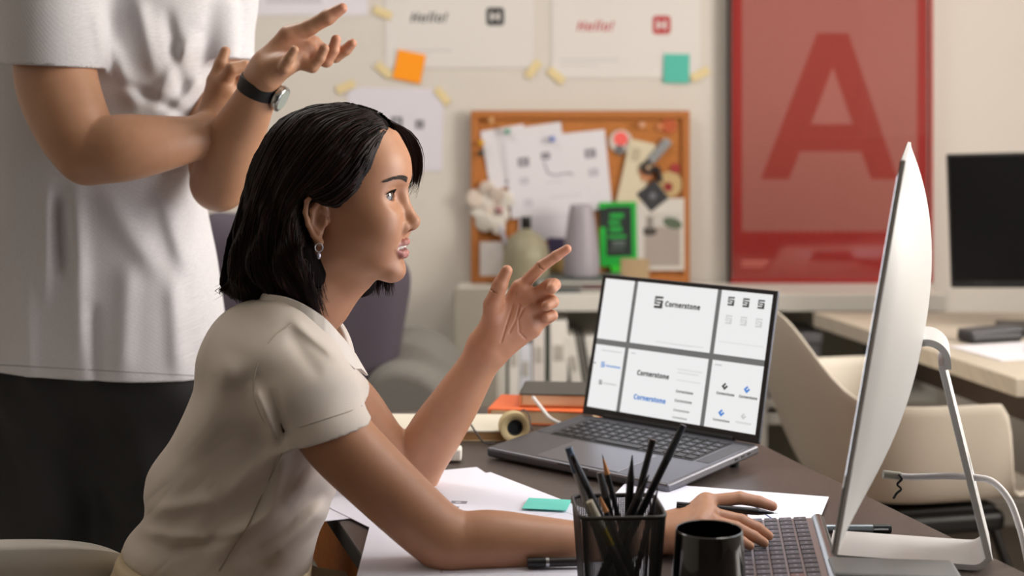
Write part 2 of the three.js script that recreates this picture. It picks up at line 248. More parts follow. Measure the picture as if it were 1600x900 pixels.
// ---------------------------------------------------------------- corkboard and what is pinned to it
{
  const x0 = 736, x1 = 1077, y0 = 173, y1 = 441.5, z = 4.69, L = px => px * z / F;
  const b = thing('corkboard', 'brown wood-framed corkboard leaning on the white shelf against the wall', 'corkboard', P((x0 + x1) / 2, y1, z));
  const w = L(x1 - x0), h = L(y1 - y0);
  const cg = uvFrom(new THREE.BoxGeometry(w - 0.03, h - 0.03, 0.012), (x, y) => [x * 3, y * 3]);
  part('cork_panel', cg, mat(0xffffff, 0.95, { map: T.cork }), b, V(0, h / 2, 0));
  const wm = mat(0xffffff, 0.6, { map: T.wood, color: 0xffe6cc });
  part('frame_rail', rbox(w, 0.024, 0.028, 0.003), wm, b, V(0, h - 0.012, 0.004)); part('frame_rail', rbox(w, 0.024, 0.028, 0.003), wm, b, V(0, 0.012, 0.004));
  part('frame_stile', rbox(0.024, h - 0.048, 0.028, 0.003), wm, b, V(-w / 2 + 0.012, h / 2, 0.004)); part('frame_stile', rbox(0.024, h - 0.048, 0.028, 0.003), wm, b, V(w / 2 - 0.012, h / 2, 0.004));
  let layer = 0.009;
  const pin = (name, label, cat, cx, cy, pw, ph, rot, tex, m, group) => { layer += 0.0016; const s = sheet(name, label, cat, L(pw), L(ph), tex, P(cx, cy, z - layer), rot, group, 0.0012, m); return s; };
  const pg = 'papers pinned to the corkboard';
  const plain = (bg, f) => canvasTex(256, 256, (c, ww, hh) => { c.fillStyle = bg; c.fillRect(0, 0, ww, hh); if (f) f(c); });
  pin('pinned_sheet', 'white sheet with a dark strip, leftmost of the pinned sheets', 'paper', 792, 245, 68, 92, 0.17, plain('#dedbe0', c => { c.fillStyle = '#5a5560'; c.fillRect(96, 60, 30, 180); }), null, pg);
  pin('pinned_sheet', 'white sheet peeking out behind the top of the logo sketch sheet', 'paper', 832, 236, 100, 78, 0.14, plain('#dcd9dd'), null, pg);
  pin('pinned_sheet', 'white sheet hanging below the logo sketch sheet', 'paper', 858, 340, 92, 70, -0.05, plain('#d4d0d8'), null, pg);
  pin('pinned_sheet', 'large white sheet of faint logo sketches in the middle of the corkboard', 'paper', 872, 272, 158, 124, 0.1, canvasTex(512, 400, (c, ww, hh) => {
    c.fillStyle = '#dddae0'; c.fillRect(0, 0, ww, hh); c.fillStyle = '#8d8a94'; c.strokeStyle = '#8d8a94'; c.lineWidth = 8;
    const blob = (x, y, s, col) => { c.fillStyle = col; c.fillRect(x, y, s, s * 0.8); c.clearRect(0, 0, 0, 0); c.fillStyle = '#dddae0'; c.fillRect(x + s * 0.3, y + s * 0.3, s * 0.3, s * 0.2); };
    blob(60, 100, 56, '#85828c'); blob(180, 85, 44, '#7b7883'); blob(400, 90, 56, '#85828c'); blob(60, 200, 44, '#c0bdc6'); blob(410, 190, 48, '#b5b2bc'); blob(70, 310, 44, '#c4c1ca');
    c.beginPath(); c.moveTo(190, 130); c.lineTo(205, 190); c.lineTo(235, 205); c.lineTo(320, 200); c.lineTo(330, 215); c.stroke(); c.fillStyle = '#c9c6cf'; c.fillRect(190, 235, 90, 6); c.fillRect(200, 310, 160, 6);
  }), null, pg);
  pin('pinned_card', 'white note card at the corkboard\'s lower left corner', 'card', 768, 407, 36, 58, 0.0, plain('#d8d2cf'), null, pg);
  pin('pinned_card', 'tall cream paper strip pinned aslant right of the sketch sheet', 'card', 993, 272, 40, 104, -0.22, plain('#d6cbb0', c => { c.fillStyle = '#b9ad94'; c.fillRect(40, 30, 90, 50); }), null, pg);
  pin('photo_print', 'white-bordered photo print at the corkboard\'s lower right', 'photo', 1036, 366, 66, 112, 0.0, canvasTex(256, 434, (c, ww, hh) => { c.fillStyle = '#d5d0c8'; c.fillRect(0, 0, ww, hh); c.fillStyle = '#a89e97'; c.fillRect(14, 150, 220, 260); c.fillStyle = '#c6c2bd'; c.fillRect(14, 90, 220, 80); c.fillStyle = '#5d6a58'; c.beginPath(); c.ellipse(185, 150, 60, 32, 0.3, 0, 7); c.fill(); c.fillStyle = '#4b4640'; c.beginPath(); c.ellipse(45, 200, 46, 26, 0, 0, 7); c.fill(); c.fillStyle = '#8d8781'; c.fillRect(28, 110, 40, 70); }), null, pg);
  pin('pinned_card', 'black square card turned on its corner with a pale dot', 'card', 1020, 306, 36, 36, 0.66, plain('#3a3b3e', c => { c.fillStyle = '#6f7177'; c.beginPath(); c.arc(128, 128, 40, 0, 7); c.fill(); }), null, pg);
  pin('pinned_card', 'white backing card behind the green and black flyer', 'card', 984, 364, 42, 92, 0.0, plain('#cfcac6'), null, pg);
  pin('flyer', 'black flyer with bright green border and green lettering on the corkboard', 'flyer', 966, 366, 58, 100, 0.02, canvasTex(256, 440, (c, ww, hh) => { c.fillStyle = '#23b040'; c.fillRect(0, 0, ww, hh); c.fillStyle = '#2a3230'; c.fillRect(0, 40, 222, 130); c.fillRect(44, 30, 178, 340); c.fillStyle = '#27a544'; c.fillRect(74, 76, 92, 34); c.fillRect(66, 124, 74, 30); c.fillRect(70, 168, 84, 36); c.fillRect(60, 225, 120, 22); c.fillStyle = '#5d6864'; c.fillRect(84, 262, 90, 40); c.fillRect(64, 320, 100, 12); }), null, pg);
  pin('pinned_card', 'bright green paper tab below the flyer', 'card', 962, 424, 14, 18, 0, null, mat(0x38d030, 0.8), pg);
  pin('pinned_card', 'tan card at the foot of the corkboard beside the green tab', 'card', 992, 422, 44, 36, 0.0, null, mat(0xb39a78, 0.85), pg);
  pin('pinned_card', 'small photo card with violet top and yellow foot between the vases', 'card', 872, 400, 34, 56, -0.05, plain('#4a4260', c => { c.fillStyle = '#c9a86a'; c.fillRect(30, 130, 196, 110); c.fillStyle = '#7d5a55'; c.fillRect(0, 100, 256, 30); }), null, pg);
  // round sticker
  const disc = (name, label, cx, cy, r, parts) => { const t = thing(name, label, 'sticker', P(cx, cy, z - 0.012), pg); t.userData.category = 'sticker'; parts.forEach(([k, c, dx, dy], i) => part(i ? 'print_dot' : 'disc', new THREE.CylinderGeometry(L(r * k), L(r * k), 0.0015, 28).rotateX(Math.PI / 2), mat(c, 0.7), t, V(L(dx), L(-dy), 0.0012 * i))); return t; };
  disc('round_sticker', 'round white sticker with a pink red centre on the corkboard', 970, 221, 18, [[1, 0xcfc6bd, 0, 0], [0.62, 0xf0655f, 0, -4], [0.42, 0x6a6a6c, -2, 13]]);
  disc('round_sticker', 'round cream sticker with a dark red centre above the photo print', 1046, 288, 20, [[1, 0xc4a878, 0, 0], [0.36, 0x8f2f2a, -2, 4]]);
  disc('round_sticker', 'small dark red round sticker by the corkboard\'s right edge', 1055, 263, 8, [[1, 0xa23430, 0, 0]]);
  disc('round_sticker', 'rust red oval sticker near the corkboard\'s top right', 1045, 196, 12, [[1, 0xb5562e, 0, 0], [0.5, 0xc47a4a, -14, 2]]);
  // grey fob on a black strap
  const fob = thing('key_fob', 'grey key fob with black strap hung on the corkboard', 'key fob', P(1030, 236, z - 0.022), pg);
  part('fob_body', rbox(L(46), L(15), 0.012, 0.006), mat(0x8e8f90, 0.4), fob, V(0, 0, 0), [0, 0, 0.85]);
  part('strap', tube([V(-L(14), -L(16), 0), V(-L(26), -L(24), 0.004), V(-L(18), -L(34), 0.003), V(-L(4), -L(26), 0), V(L(2), -L(48), 0)], L(4), 24, 6), mat(0x1e1e20, 0.7), fob);
  part('charm', rbox(L(16), L(20), 0.006, 0.003), mat(0xc6855c, 0.7), fob, V(-L(22), -L(36), -0.002), [0, 0, 0.4]);
  // white paper flower cluster
  const fl = thing('paper_flower', 'white paper flower ornament on the corkboard\'s left edge', 'ornament', P(766, 322, z - 0.02));
  for (let i = 0; i < 11; i++) { const a = i * 2.4, r = 4 + 3.6 * Math.sqrt(i) * 1.9; const pg_ = new THREE.SphereGeometry(L(15), 12, 8); pg_.scale(1, 0.8 + 0.3 * rnd(), 0.16); part('petal', pg_, mat(i % 3 ? 0xd8d2c8 : 0xcfc0b4, 0.85), fl, V(L(r * Math.cos(a)), L(r * Math.sin(a) * 1.3), 0.004 * (i % 4)), [rr(-0.4, 0.4), rr(-0.4, 0.4), a]); }
  part('heart', new THREE.SphereGeometry(L(7), 10, 8), mat(0xa87f80, 0.8), fl, V(L(14), -L(6), 0.014));
  part('ribbon', tube([V(L(12), -L(20), 0.004), V(L(20), -L(45), 0.008), V(L(26), -L(64), 0.004)], L(4), 16, 6), mat(0xb9b6c2, 0.8), fl);
  for (const [x, y, c, n] of [[793, 205, 0x5da08c, 'green push pin in the sheet behind the sketch sheet'], [863, 217, 0x6c7fc0, 'blue push pin holding the logo sketch sheet'], [752, 223, 0xd9a11c, 'yellow push pin at the corkboard\'s left side'], [752, 239, 0x2b3a3a, 'dark green push pin below the yellow one'], [768, 188, 0xc79a6a, 'tan push pin in the corkboard\'s top left corner'], [1003, 195, 0xd0a080, 'pale pink push pin above the cream strip']]) {
    const p = thing('push_pin', n, 'push pin', P(x, y, z - 0.03), 'push pins');
    part('head', lathe([[0.0001, 0.009], [0.0085, 0.009], [0.009, 0.007], [0.005, 0.004], [0.005, -0.003], [0.009, -0.006], [0.0001, -0.006]], 16).rotateX(Math.PI / 2), mat(c, 0.4), p);
    part('needle', rod(V(0, 0, -0.005), V(0, 0, -0.016), 0.0006, 0.0002, 6), M.steel, p);
  }
}

// ---------------------------------------------------------------- framed poster
{
  const x0 = 1140, x1 = 1452, y1 = 441.5, z = 4.69, L = px => px * z / F, w = L(x1 - x0), h = w * 1.5;
  const t = thing('framed_poster', 'large framed red poster with a big letter A standing on the shelf', 'poster', P((x0 + x1) / 2, y1, z));
  const tex = canvasTex(1024, 1536, (c, W, H) => {
    c.fillStyle = '#9c1a13'; c.fillRect(0, 0, W, H);
    const mx = 54, bot = 1290; c.fillStyle = '#a9645b'; c.fillRect(mx, 40, W - 2 * mx, bot - 40);
    c.fillStyle = '#9c1a13'; for (let x = mx; x < W - mx; x += 36) { c.beginPath(); c.arc(x + 18, bot + 2, 16, Math.PI, 0); c.fill(); }
    c.strokeStyle = '#96534b'; c.lineWidth = 4; for (let y = 50; y < bot; y += 20) { c.beginPath(); for (let x = mx; x <= W - mx; x += 6) c.lineTo(x, y + 5 * Math.sin(x / 36 * Math.PI * 2 + (y / 20 % 2) * 3.14)); c.stroke(); }
    // the letter, px in the photograph -> canvas
    const q = (px, py) => [(px - 1140) / 312 * W, H - (441.5 - py) / 468 * H];
    c.fillStyle = '#983126'; c.beginPath();[[1186, 281], [1276, 50], [1326, 50], [1405, 281], [1362, 281], [1346, 237], [1249, 237], [1231, 281]].forEach(([a, b], i) => { const [u, v] = q(a, b); i ? c.lineTo(u, v) : c.moveTo(u, v); }); c.closePath(); c.fill();
    c.fillStyle = '#a9645b'; c.beginPath();[[1266, 194], [1301, 104], [1333, 194]].forEach(([a, b], i) => { const [u, v] = q(a, b); i ? c.lineTo(u, v) : c.moveTo(u, v); }); c.closePath(); c.fill();
    c.fillStyle = '#d9796f'; const [a, b] = q(1156, 413); c.fillRect(a, b - 12, 140, 14); c.fillRect(a, b + 12, 120, 10);
  });
  part('print', uvFrom(new THREE.BoxGeometry(w - 0.012, h - 0.012, 0.006), (x, y) => [x / (w - 0.012) + 0.5, y / (h - 0.012) + 0.5]), mat(0xffffff, 0.7, { map: tex }), t, V(0, h / 2, 0));
  part('glass_pane', new THREE.BoxGeometry(w - 0.012, h - 0.012, 0.002), pmat(0xffffff, 0.06, { transmission: 1, thickness: 0, ior: 1.5 }), t, V(0, h / 2, 0.008));
  const fm = mat(0x1c1a1a, 0.4), fm2 = mat(0xa81d16, 0.45);
  part('frame_rail', rbox(w, 0.012, 0.024, 0.002), fm2, t, V(0, 0.006, 0.004)); part('frame_rail', rbox(w, 0.012, 0.024, 0.002), fm2, t, V(0, h - 0.006, 0.004));
  part('frame_stile', rbox(0.009, h, 0.024, 0.002), fm, t, V(-w / 2 - 0.003, h / 2, 0.004)); part('frame_stile', rbox(0.009, h, 0.024, 0.002), fm2, t, V(w / 2 + 0.003, h / 2, 0.004));
}

// ---------------------------------------------------------------- white shelf unit, what stands on it and in it
const SB = { z: 4.42, top: CAM_Y - (460 - HORIZON) * 4.42 / F, depth: 0.29, x0: (712 - 800) * 4.42 / F, x1: (1480 - 800) * 4.42 / F };
{
  const { z, top, depth, x0, x1 } = SB, s = thing('shelf_unit', 'long low white shelf unit with open compartments along the wall', 'shelf', V((x0 + x1) / 2, 0, -z - depth / 2)), W = x1 - x0;
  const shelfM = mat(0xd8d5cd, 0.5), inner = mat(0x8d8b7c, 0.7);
  part('top_board', rbox(W, 0.05, depth, 0.004), shelfM, s, V(0, top - 0.025, 0));
  part('bottom_board', rbox(W, 0.03, depth, 0.003), shelfM, s, V(0, 0.075, 0));
  part('plinth', rbox(W - 0.04, 0.06, depth - 0.05, 0.003), shelfM, s, V(0, 0.03, -0.01));
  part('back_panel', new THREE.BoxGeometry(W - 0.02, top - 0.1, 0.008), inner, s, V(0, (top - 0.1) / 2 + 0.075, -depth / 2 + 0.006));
  const ups = [712, 782, 1191, 1474].map(px => (px - 800) * z / F);
  ups.forEach((x) => part('upright', rbox(0.03, top - 0.135, depth - 0.004, 0.003), shelfM, s, V(clamp(x, x0 + 0.016, x1 - 0.016) - (x0 + x1) / 2, 0.0915 + (top - 0.135) / 2, 0)));
  part('end_panel', rbox(ups[1] - ups[0] - 0.004, top + 0.018, 0.022, 0.003), mat(0x9d978b, 0.6), s, V((ups[0] + ups[1]) / 2 - 0.006 - (x0 + x1) / 2, top / 2 + 0.0105, depth / 2 + 0.012));
  for (const [a, b] of [[1, 2], [2, 3]]) part('shelf_board', rbox(ups[b] - ups[a] - 0.034, 0.03, depth - 0.02, 0.003), shelfM, s, V((ups[a] + ups[b]) / 2 - (x0 + x1) / 2, 0.385, -0.004));
  part('shelf_board', rbox(ups[3] - ups[2] - 0.034, 0.022, depth - 0.02, 0.003), shelfM, s, V((ups[2] + ups[3]) / 2 - (x0 + x1) / 2, 0.43, -0.004));
  // books and binders in the open compartment
  const by = 0.401, X = px => (px - 800) * (z + 0.03) / F;
  const list = [[795, 811, 0.245, 0xe8e5de, 0, 'cream binder, first in the shelf row'], [812, 830, 0.2, 0xdde0ea, 0, 'short pale blue book, second in the shelf row'], [832, 851, 0.262, 0xe4ddd8, 0, 'tall pinkish grey binder in the shelf row'], [852, 857, 0.235, 0x24382c, 0, 'thin dark green book between the two tall binders'], [859, 886, 0.27, 0xeeeae3, 0, 'widest white binder in the shelf row'], [900, 917, 0.222, 0xe6e3dc, 0.16, 'pale book leaning towards the white binder'], [920, 929, 0.226, 0x6f6d68, 0.17, 'thin grey book leaning in the shelf row'], [932, 950, 0.222, 0xe6e3dd, 0.16, 'last leaning white book before the laptop'], [960, 981, 0.25, 0x9a8f80, 0.1, 'tan book in the shelf behind the laptop']];
  for (const [a, b, h, c, lean, lab] of list) {
    const w = X(b) - X(a), k = thing('binder', lab, 'book', V((X(a) + X(b)) / 2, by, -z - 0.095), 'books in the shelf unit'); k.rotation.z = lean;
    const dy = h / 2 + Math.abs(Math.sin(lean)) * w / 2;
    part('cover', rbox(w, h, 0.17, 0.003), mat(c, 0.65), k, V(0, dy, 0)); part('page_block', rbox(w * 0.7, h - 0.008, 0.008, 0.001), mat(0xe8e2d4, 0.9), k, V(0, dy, -0.083));
    if (w > 0.028) part('spine_label', rbox(w * 0.55, 0.045, 0.002, 0.0008), mat(0xb9b4ac, 0.7), k, V(0, dy + h * 0.16, 0.086));
  }
  for (const [y, n, c] of [[0.447, 'grey storage box on the right shelf behind the chair', 0x77777c]]) { const k = thing('storage_box', n, 'box', V((1232 - 800) * z / F, y - 0.006, -z - 0.145)); part('box_body', rbox(0.2, 0.16, 0.22, 0.006), mat(c, 0.7), k, V(0, 0.081, 0)); part('lid', rbox(0.21, 0.03, 0.23, 0.006), mat(0x8b8b90, 0.7), k, V(0, 0.175, 0)); }
  // vases
  const zt = 4.56, S = zt / F, tp = (px, py) => P(px, py, zt);
  const v1 = thing('bottle_vase', 'olive beige bulbous bottle vase with black neck on the shelf', 'vase', V((822 - 800) * S, top, -zt));
  part('vase_body', lathe([[0.0001, 0], [0.058, 0], [0.064, 0.006], [0.068, 0.05], [0.0685, 0.085], [0.065, 0.115], [0.055, 0.14], [0.04, 0.156], [0.024, 0.165], [0.016, 0.169], [0.016, 0.175], [0.0001, 0.175]], 48), mat(0x8d8770, 0.5), v1);
  part('vase_label', new THREE.CylinderGeometry(0.0655, 0.0675, 0.024, 24, 1, true, 0.0, 0.7), mat(0x9d987f, 0.6, { side: THREE.DoubleSide }), v1, V(0, 0.105, 0));
  part('neck', lathe([[0.0001, 0.165], [0.0155, 0.165], [0.0145, 0.2], [0.0155, 0.208], [0.0125, 0.208], [0.012, 0.19], [0.0001, 0.19]], 32), mat(0x141414, 0.35), v1); v1.scale.setScalar(1.02);
  // magazines under the second vase
  const mg = [[0x54595a, 0.012, 0.25, 0.2], [0x8b5d60, 0.01, 0.23, 0.19], [0x5e6562, 0.014, 0.26, 0.21]]; let y = top;
  mg.forEach(([c, h, w, d], i) => { const k = thing('magazine', ['dark grey magazine at the bottom of the pile under the grey vase', 'dusty red magazine in the middle of the pile under the grey vase', 'grey green magazine on top of the pile under the grey vase'][i], 'magazine', V((905 - 800) * S, y, -4.55), 'magazines under the vase'); part('cover', rbox(w, h, d, 0.002), mat(c, 0.5), k, V(0, h / 2, 0), [0, rr(-0.12, 0.12), 0]); part('page_block', rbox(w - 0.008, h * 0.6, d + 0.001, 0.001), mat(0xb9b6ae, 0.9), k, V(0.002, h / 2, 0)); y += h + 0.0005; });
  const v2 = thing('tall_vase', 'tall tapering grey lilac ceramic vase on the magazine pile', 'vase', V((908 - 800) * S, y, -4.55));
  part('vase_body', lathe([[0.0001, 0], [0.047, 0], [0.051, 0.006], [0.051, 0.04], [0.046, 0.1], [0.038, 0.16], [0.033, 0.188], [0.029, 0.196], [0.025, 0.195], [0.023, 0.18], [0.0001, 0.175]], 48), mat(0x9a949c, 0.45), v2); v2.scale.set(1.05, 1.08, 1.05);
}

// ---------------------------------------------------------------- grey armchair and dark cushion behind the woman
{
  const z = 3.95, S = z / F, g = thing('lounge_armchair', 'grey upholstered armchair in the corner behind the woman', 'armchair', V((470 - 800) * S, 0, -z + 0.02));
  const fm = mat(0xffffff, 0.95, { map: T.felt, bumpMap: T.felt, bumpScale: 0.0008 });
  const soft = (w, h, d, r) => uvFrom(rbox(w, h, d, r, 6), (x, y, q) => [(x + q) * 4, (y + q) * 4]);
  const armH = CAM_Y - (516 - HORIZON) * z / F - 0.055;
  part('seat_cushion', soft(0.62, 0.16, 0.6, 0.05), fm, g, V(0, 0.36, 0.03)); part('base', soft(0.86, 0.2, 0.62, 0.03), fm, g, V(0, 0.19, 0));
  // arms with a rounded shoulder, the outer one is in view
  const armShape = new THREE.Shape(); armShape.moveTo(-0.075, 0.1); armShape.lineTo(-0.075, armH - 0.06); armShape.quadraticCurveTo(-0.07, armH, -0.02, armH); armShape.quadraticCurveTo(0.06, armH - 0.005, 0.1, armH - 0.09); armShape.quadraticCurveTo(0.14, armH - 0.2, 0.145, 0.1); armShape.closePath();
  const ag = new THREE.ExtrudeGeometry(armShape, { depth: 0.56, bevelEnabled: true, bevelThickness: 0.04, bevelSize: 0.03, bevelSegments: 5, curveSegments: 16 }).translate(0, 0, -0.28);
  uvFrom(ag, (x, y, q) => [(x + q) * 4, (y + q) * 4]);
  part('arm', ag, fm, g, V((640 - 470) * S - 0.005 + 0.02, 0, 0.03)); part('arm', ag, fm, g, V(-((640 - 470) * S + 0.015), 0, 0.03), [0, Math.PI, 0]);
  part('backrest', soft(0.5, 0.56, 0.14, 0.06), fm, g, V(-0.03, 0.58, -0.25), [-0.12, 0, 0]);
  for (const [a, b] of [[-1, -1], [1, -1], [-1, 1], [1, 1]]) part('leg', rod(V(a * 0.34, 0, b * 0.24), V(a * 0.33, 0.1, b * 0.23), 0.012, 0.018), M.black, g);
  // square cushion, pillow shaped
  const n = 36, cg = new THREE.SphereGeometry(1, n, n / 2); const p = cg.attributes.position;
  for (let i = 0; i < p.count; i++) { let x = p.getX(i), y = p.getY(i), q = p.getZ(i); const e = 0.2, sg = v => Math.sign(v) * Math.pow(Math.abs(v), e); const X = sg(x), Y = sg(y), r = Math.max(Math.abs(X), Math.abs(Y)); const pinch = 1 - 0.07 * (1 - Math.abs(Math.abs(X) - Math.abs(Y))); p.setXYZ(i, X * 0.29 * pinch, Y * 0.29 * pinch, Math.sign(q) * Math.pow(Math.abs(q), 0.8) * 0.1 + 0.012 * N3(X * 3, Y * 3, q)); }
  cg.computeVertexNormals(); uvFrom(cg, (x, y) => [x * 8, y * 8]);
  const c = thing('cushion', 'large dark purple square cushion leaning in the grey armchair', 'cushion', P(438, 535, 3.72));
  part('cushion_cover', cg, mat(0xffffff, 0.9, { map: T.purple }), c, null, [-0.1, 0.0, -0.24]);
}

// ---------------------------------------------------------------- desk at the back right with monitor
{
  const H = 0.72, d = thing('back_desk', 'pale wood desk with dark legs at the back right', 'desk', V(1.5, 0, -3.65));
  const a = Math.atan2(0.248, 1.0), R = new THREE.Group(); R.rotation.y = 0;
  const tm = mat(0xffffff, 0.5, { map: T.palewood });
  const sh = new THREE.Shape();[[0.84, -4.26], [1.075, -3.27], [2.1, -3.1], [2.3, -4.26]].forEach(([x, z], i) => i ? sh.lineTo(x - 1.5, -(z + 3.65)) : sh.moveTo(x - 1.5, -(z + 3.65)));
  const tg = new THREE.ExtrudeGeometry(sh, { depth: 0.034, bevelEnabled: true, bevelThickness: 0.003, bevelSize: 0.003, bevelSegments: 2 }).rotateX(-Math.PI / 2).translate(0, H - 0.037, 0);
  part('tabletop', uvFrom(tg, (x, y, z) => [x * 1.2, z * 1.2 + y]), tm, d);
  for (const [x, z] of [[1.16, -3.36], [0.98, -4.15], [2.0, -3.25], [2.15, -4.15]]) part('leg', rbox(0.05, H - 0.04, 0.05, 0.004), M.black, d, V(x - 1.5, (H - 0.04) / 2, z + 3.65));
  part('apron', rbox(0.02, 0.09, 0.74, 0.003), mat(0x4a3b32, 0.6), d, V(1.09 - 1.5, H - 0.085, -3.75 + 3.65), [0, 0.22, 0]);
  const z = 3.9, m = thing('back_monitor', 'large black monitor on the pale wood desk at the right', 'monitor', V(1.42, H, -z));
  const mh = 0.345, mw = 0.6;
  const head = part('display_housing', rbox(mw, mh, 0.03, 0.006), M.black, m, V(0, 0.115 + mh / 2, 0), [-0.13, -0.28, 0.0]);
  part('screen', new THREE.BoxGeometry(mw - 0.016, mh - 0.028, 0.002), mat(0x0a0a0c, 0.25), head, V(0, 0.005, 0.0155));
  part('logo_bar', new THREE.BoxGeometry(0.05, 0.006, 0.002), mat(0x2a2a2c, 0.4), head, V(-0.22, -mh / 2 + 0.012, 0.0162));
  part('stand_neck', rbox(0.06, 0.2, 0.03, 0.006), M.black, m, V(0.02, 0.11, -0.05)); part('stand_foot', rbox(0.4, 0.014, 0.2, 0.006), M.black, m, V(0.02, 0.008, 0.02), [0, -0.2, 0]);
  const sheets = [[1.22, -3.62, 0.3, 0xe4e2ea, 'white printout spread on the back desk, lower of two'], [1.34, -3.5, -0.15, 0xd3d8ea, 'bluish printout on the back desk, overlapping the white one']];
  sheets.forEach(([x, zz, r, c, lab], i) => { const s = single('printout', rbox(0.3, 0.0016, 0.21, 0.0005), mat(c, 0.85), lab, 'paper', V(x, H + 0.0014 + 0.0022 * i, zz), 'printouts on the back desk'); s.rotation.y = r; });
  const h = thing('sunglasses_case', 'dark flat case lying on the back desk before the monitor', 'case', V(1.17, H, -3.76)); part('case_body', rbox(0.15, 0.026, 0.07, 0.012, 4), mat(0x2c2c2f, 0.5), h, V(0, 0.0135, 0), [0, 0.3, 0]); part('case_lid', rbox(0.145, 0.01, 0.065, 0.005, 3), mat(0x4b4b50, 0.45), h, V(0, 0.028, 0), [0, 0.3, 0.03]);
}

// ---------------------------------------------------------------- moulded armchairs
function shellGrid(fn, nu, nv, thick) { // closed in u; solid shell of a given thickness, v: 0 centre .. 1 rim
  const top = [], P_ = (u, v) => fn(u, v);
  const pos = [], idx = [], nrm = (i, j) => { const e = 1e-3, u = i / nu, v = Math.min(j / nv, 0.999); const a = P_(u + e, v), b = P_(u - e, v), c = P_(u, v + e), d = P_(u, Math.max(v - e, 0.001)); return a.sub(b).cross(c.sub(d)).normalize(); };
  for (let s = 0; s < 2; s++) for (let j = 0; j <= nv; j++) for (let i = 0; i < nu; i++) { const p = P_(i / nu, Math.max(j / nv, 0.004)), n = nrm(i, Math.max(j, 0.2)); p.addScaledVector(n, s ? thick : 0); pos.push(p.x, p.y, p.z); }
  const id = (s, j, i) => s * (nv + 1) * nu + j * nu + (i % nu);
  for (let s = 0; s < 2; s++) for (let j = 0; j < nv; j++) for (let i = 0; i < nu; i++) { const a = id(s, j, i), b = id(s, j, i + 1), c = id(s, j + 1, i + 1), d = id(s, j + 1, i); s ? idx.push(a, b, c, a, c, d) : idx.push(a, c, b, a, d, c); }
  for (let i = 0; i < nu; i++) { const a = id(0, nv, i), b = id(0, nv, i + 1), c = id(1, nv, i + 1), d = id(1, nv, i); idx.push(a, c, b, a, d, c); }
  const g = new THREE.BufferGeometry(); g.setAttribute('position', new THREE.Float32BufferAttribute(pos, 3)); g.setIndex(idx); g.computeVertexNormals(); return g;
}
function armchairShell(o) {
  return shellGrid((u, v) => {
    const ph = (u - 0.5) * Math.PI * 2;                              // 0 at the back, +-pi at the seat's front
    const A = Math.abs(ph); const c = Math.cos(ph), s = Math.sin(ph);
    const back = Math.exp(-Math.pow(A / o.backWidth, 4)), arm = 1 - sstep(1.75, 2.15, A);
    const rim = lerp(lerp(0.455, o.arm, arm), o.back, back);
    const rimX = lerp(lerp(0.235, 0.31, arm), 0.27, back * 0.4), rimZ = lerp(lerp(0.25, 0.3, arm), 0.3, back);
    const sq = 1 / Math.pow(Math.pow(Math.abs(c), 3.2) + Math.pow(Math.abs(s), 3.2), 1 / 3.2);
    const t = sstep(0, 1, v), k = v < 0.5 ? v / 0.5 * 0.2 : lerp(0.2, 1, sstep(0.5, 1, v) * 0.5 + (v - 0.5));
    const rx = v < 0.55 ? v / 0.55 * 0.2 : lerp(0.2, rimX, Math.pow((v - 0.55) / 0.45, 0.75)), rz = v < 0.55 ? v / 0.55 * 0.2 : lerp(0.2, rimZ, Math.pow((v - 0.55) / 0.45, 0.75));
    const y = v < 0.55 ? 0.425 + 0.022 * (v / 0.55) ** 2 : lerp(0.447, rim, Math.pow((v - 0.55) / 0.45, 1.25));
    const flare = back * 0.05 * sstep(0.6, 1, v);
    return V(s * rx * sq, y, -c * (rz * sq + flare));                // back towards -z
  }, 96, 28, o.thick || 0.007);
}
function mouldedChair(name, label, shellMat, pos, turn, o) {
  const g = thing(name, label, 'chair', pos); g.rotation.y = turn;
  part('seat_shell', armchairShell(o), shellMat, g);
  for (const [a, b] of [[-1, -1], [1, -1], [-1, 1], [1, 1]]) { part('leg', rod(V(a * 0.24, 0, b * 0.23), V(a * 0.13, 0.42, b * 0.12), 0.009, 0.011), M.black, g); }
  for (const b of [-1, 1]) part('cross_brace', rod(V(-0.19, 0.2, b * 0.175), V(0.13, 0.41, -b * 0.12), 0.005, 0.005, 8), M.black, g);
  part('seat_mount', rbox(0.3, 0.02, 0.28, 0.008), M.black, g, V(0, 0.412, 0));
  part('under_frame', rbox(0.32, 0.05, 0.32, 0.02), M.black, g, V(0, 0.385, 0));
  return g;
}
mouldedChair('moulded_armchair', 'cream moulded plastic armchair with black legs behind the silver computer', mat(0xcbc2b4, 0.4), V(0.9, 0, -3.5), Math.PI / 2 + 0.22, { back: 0.85, arm: 0.675, backWidth: 0.62 });
mouldedChair('moulded_armchair', 'white low-backed plastic chair behind the woman, only its rim showing', mat(0xe9e7e3, 0.4), V(-0.825, 0, -2.29), Math.PI, { thick: 0.03, back: 0.745, arm: 0.56, backWidth: 1.4 });

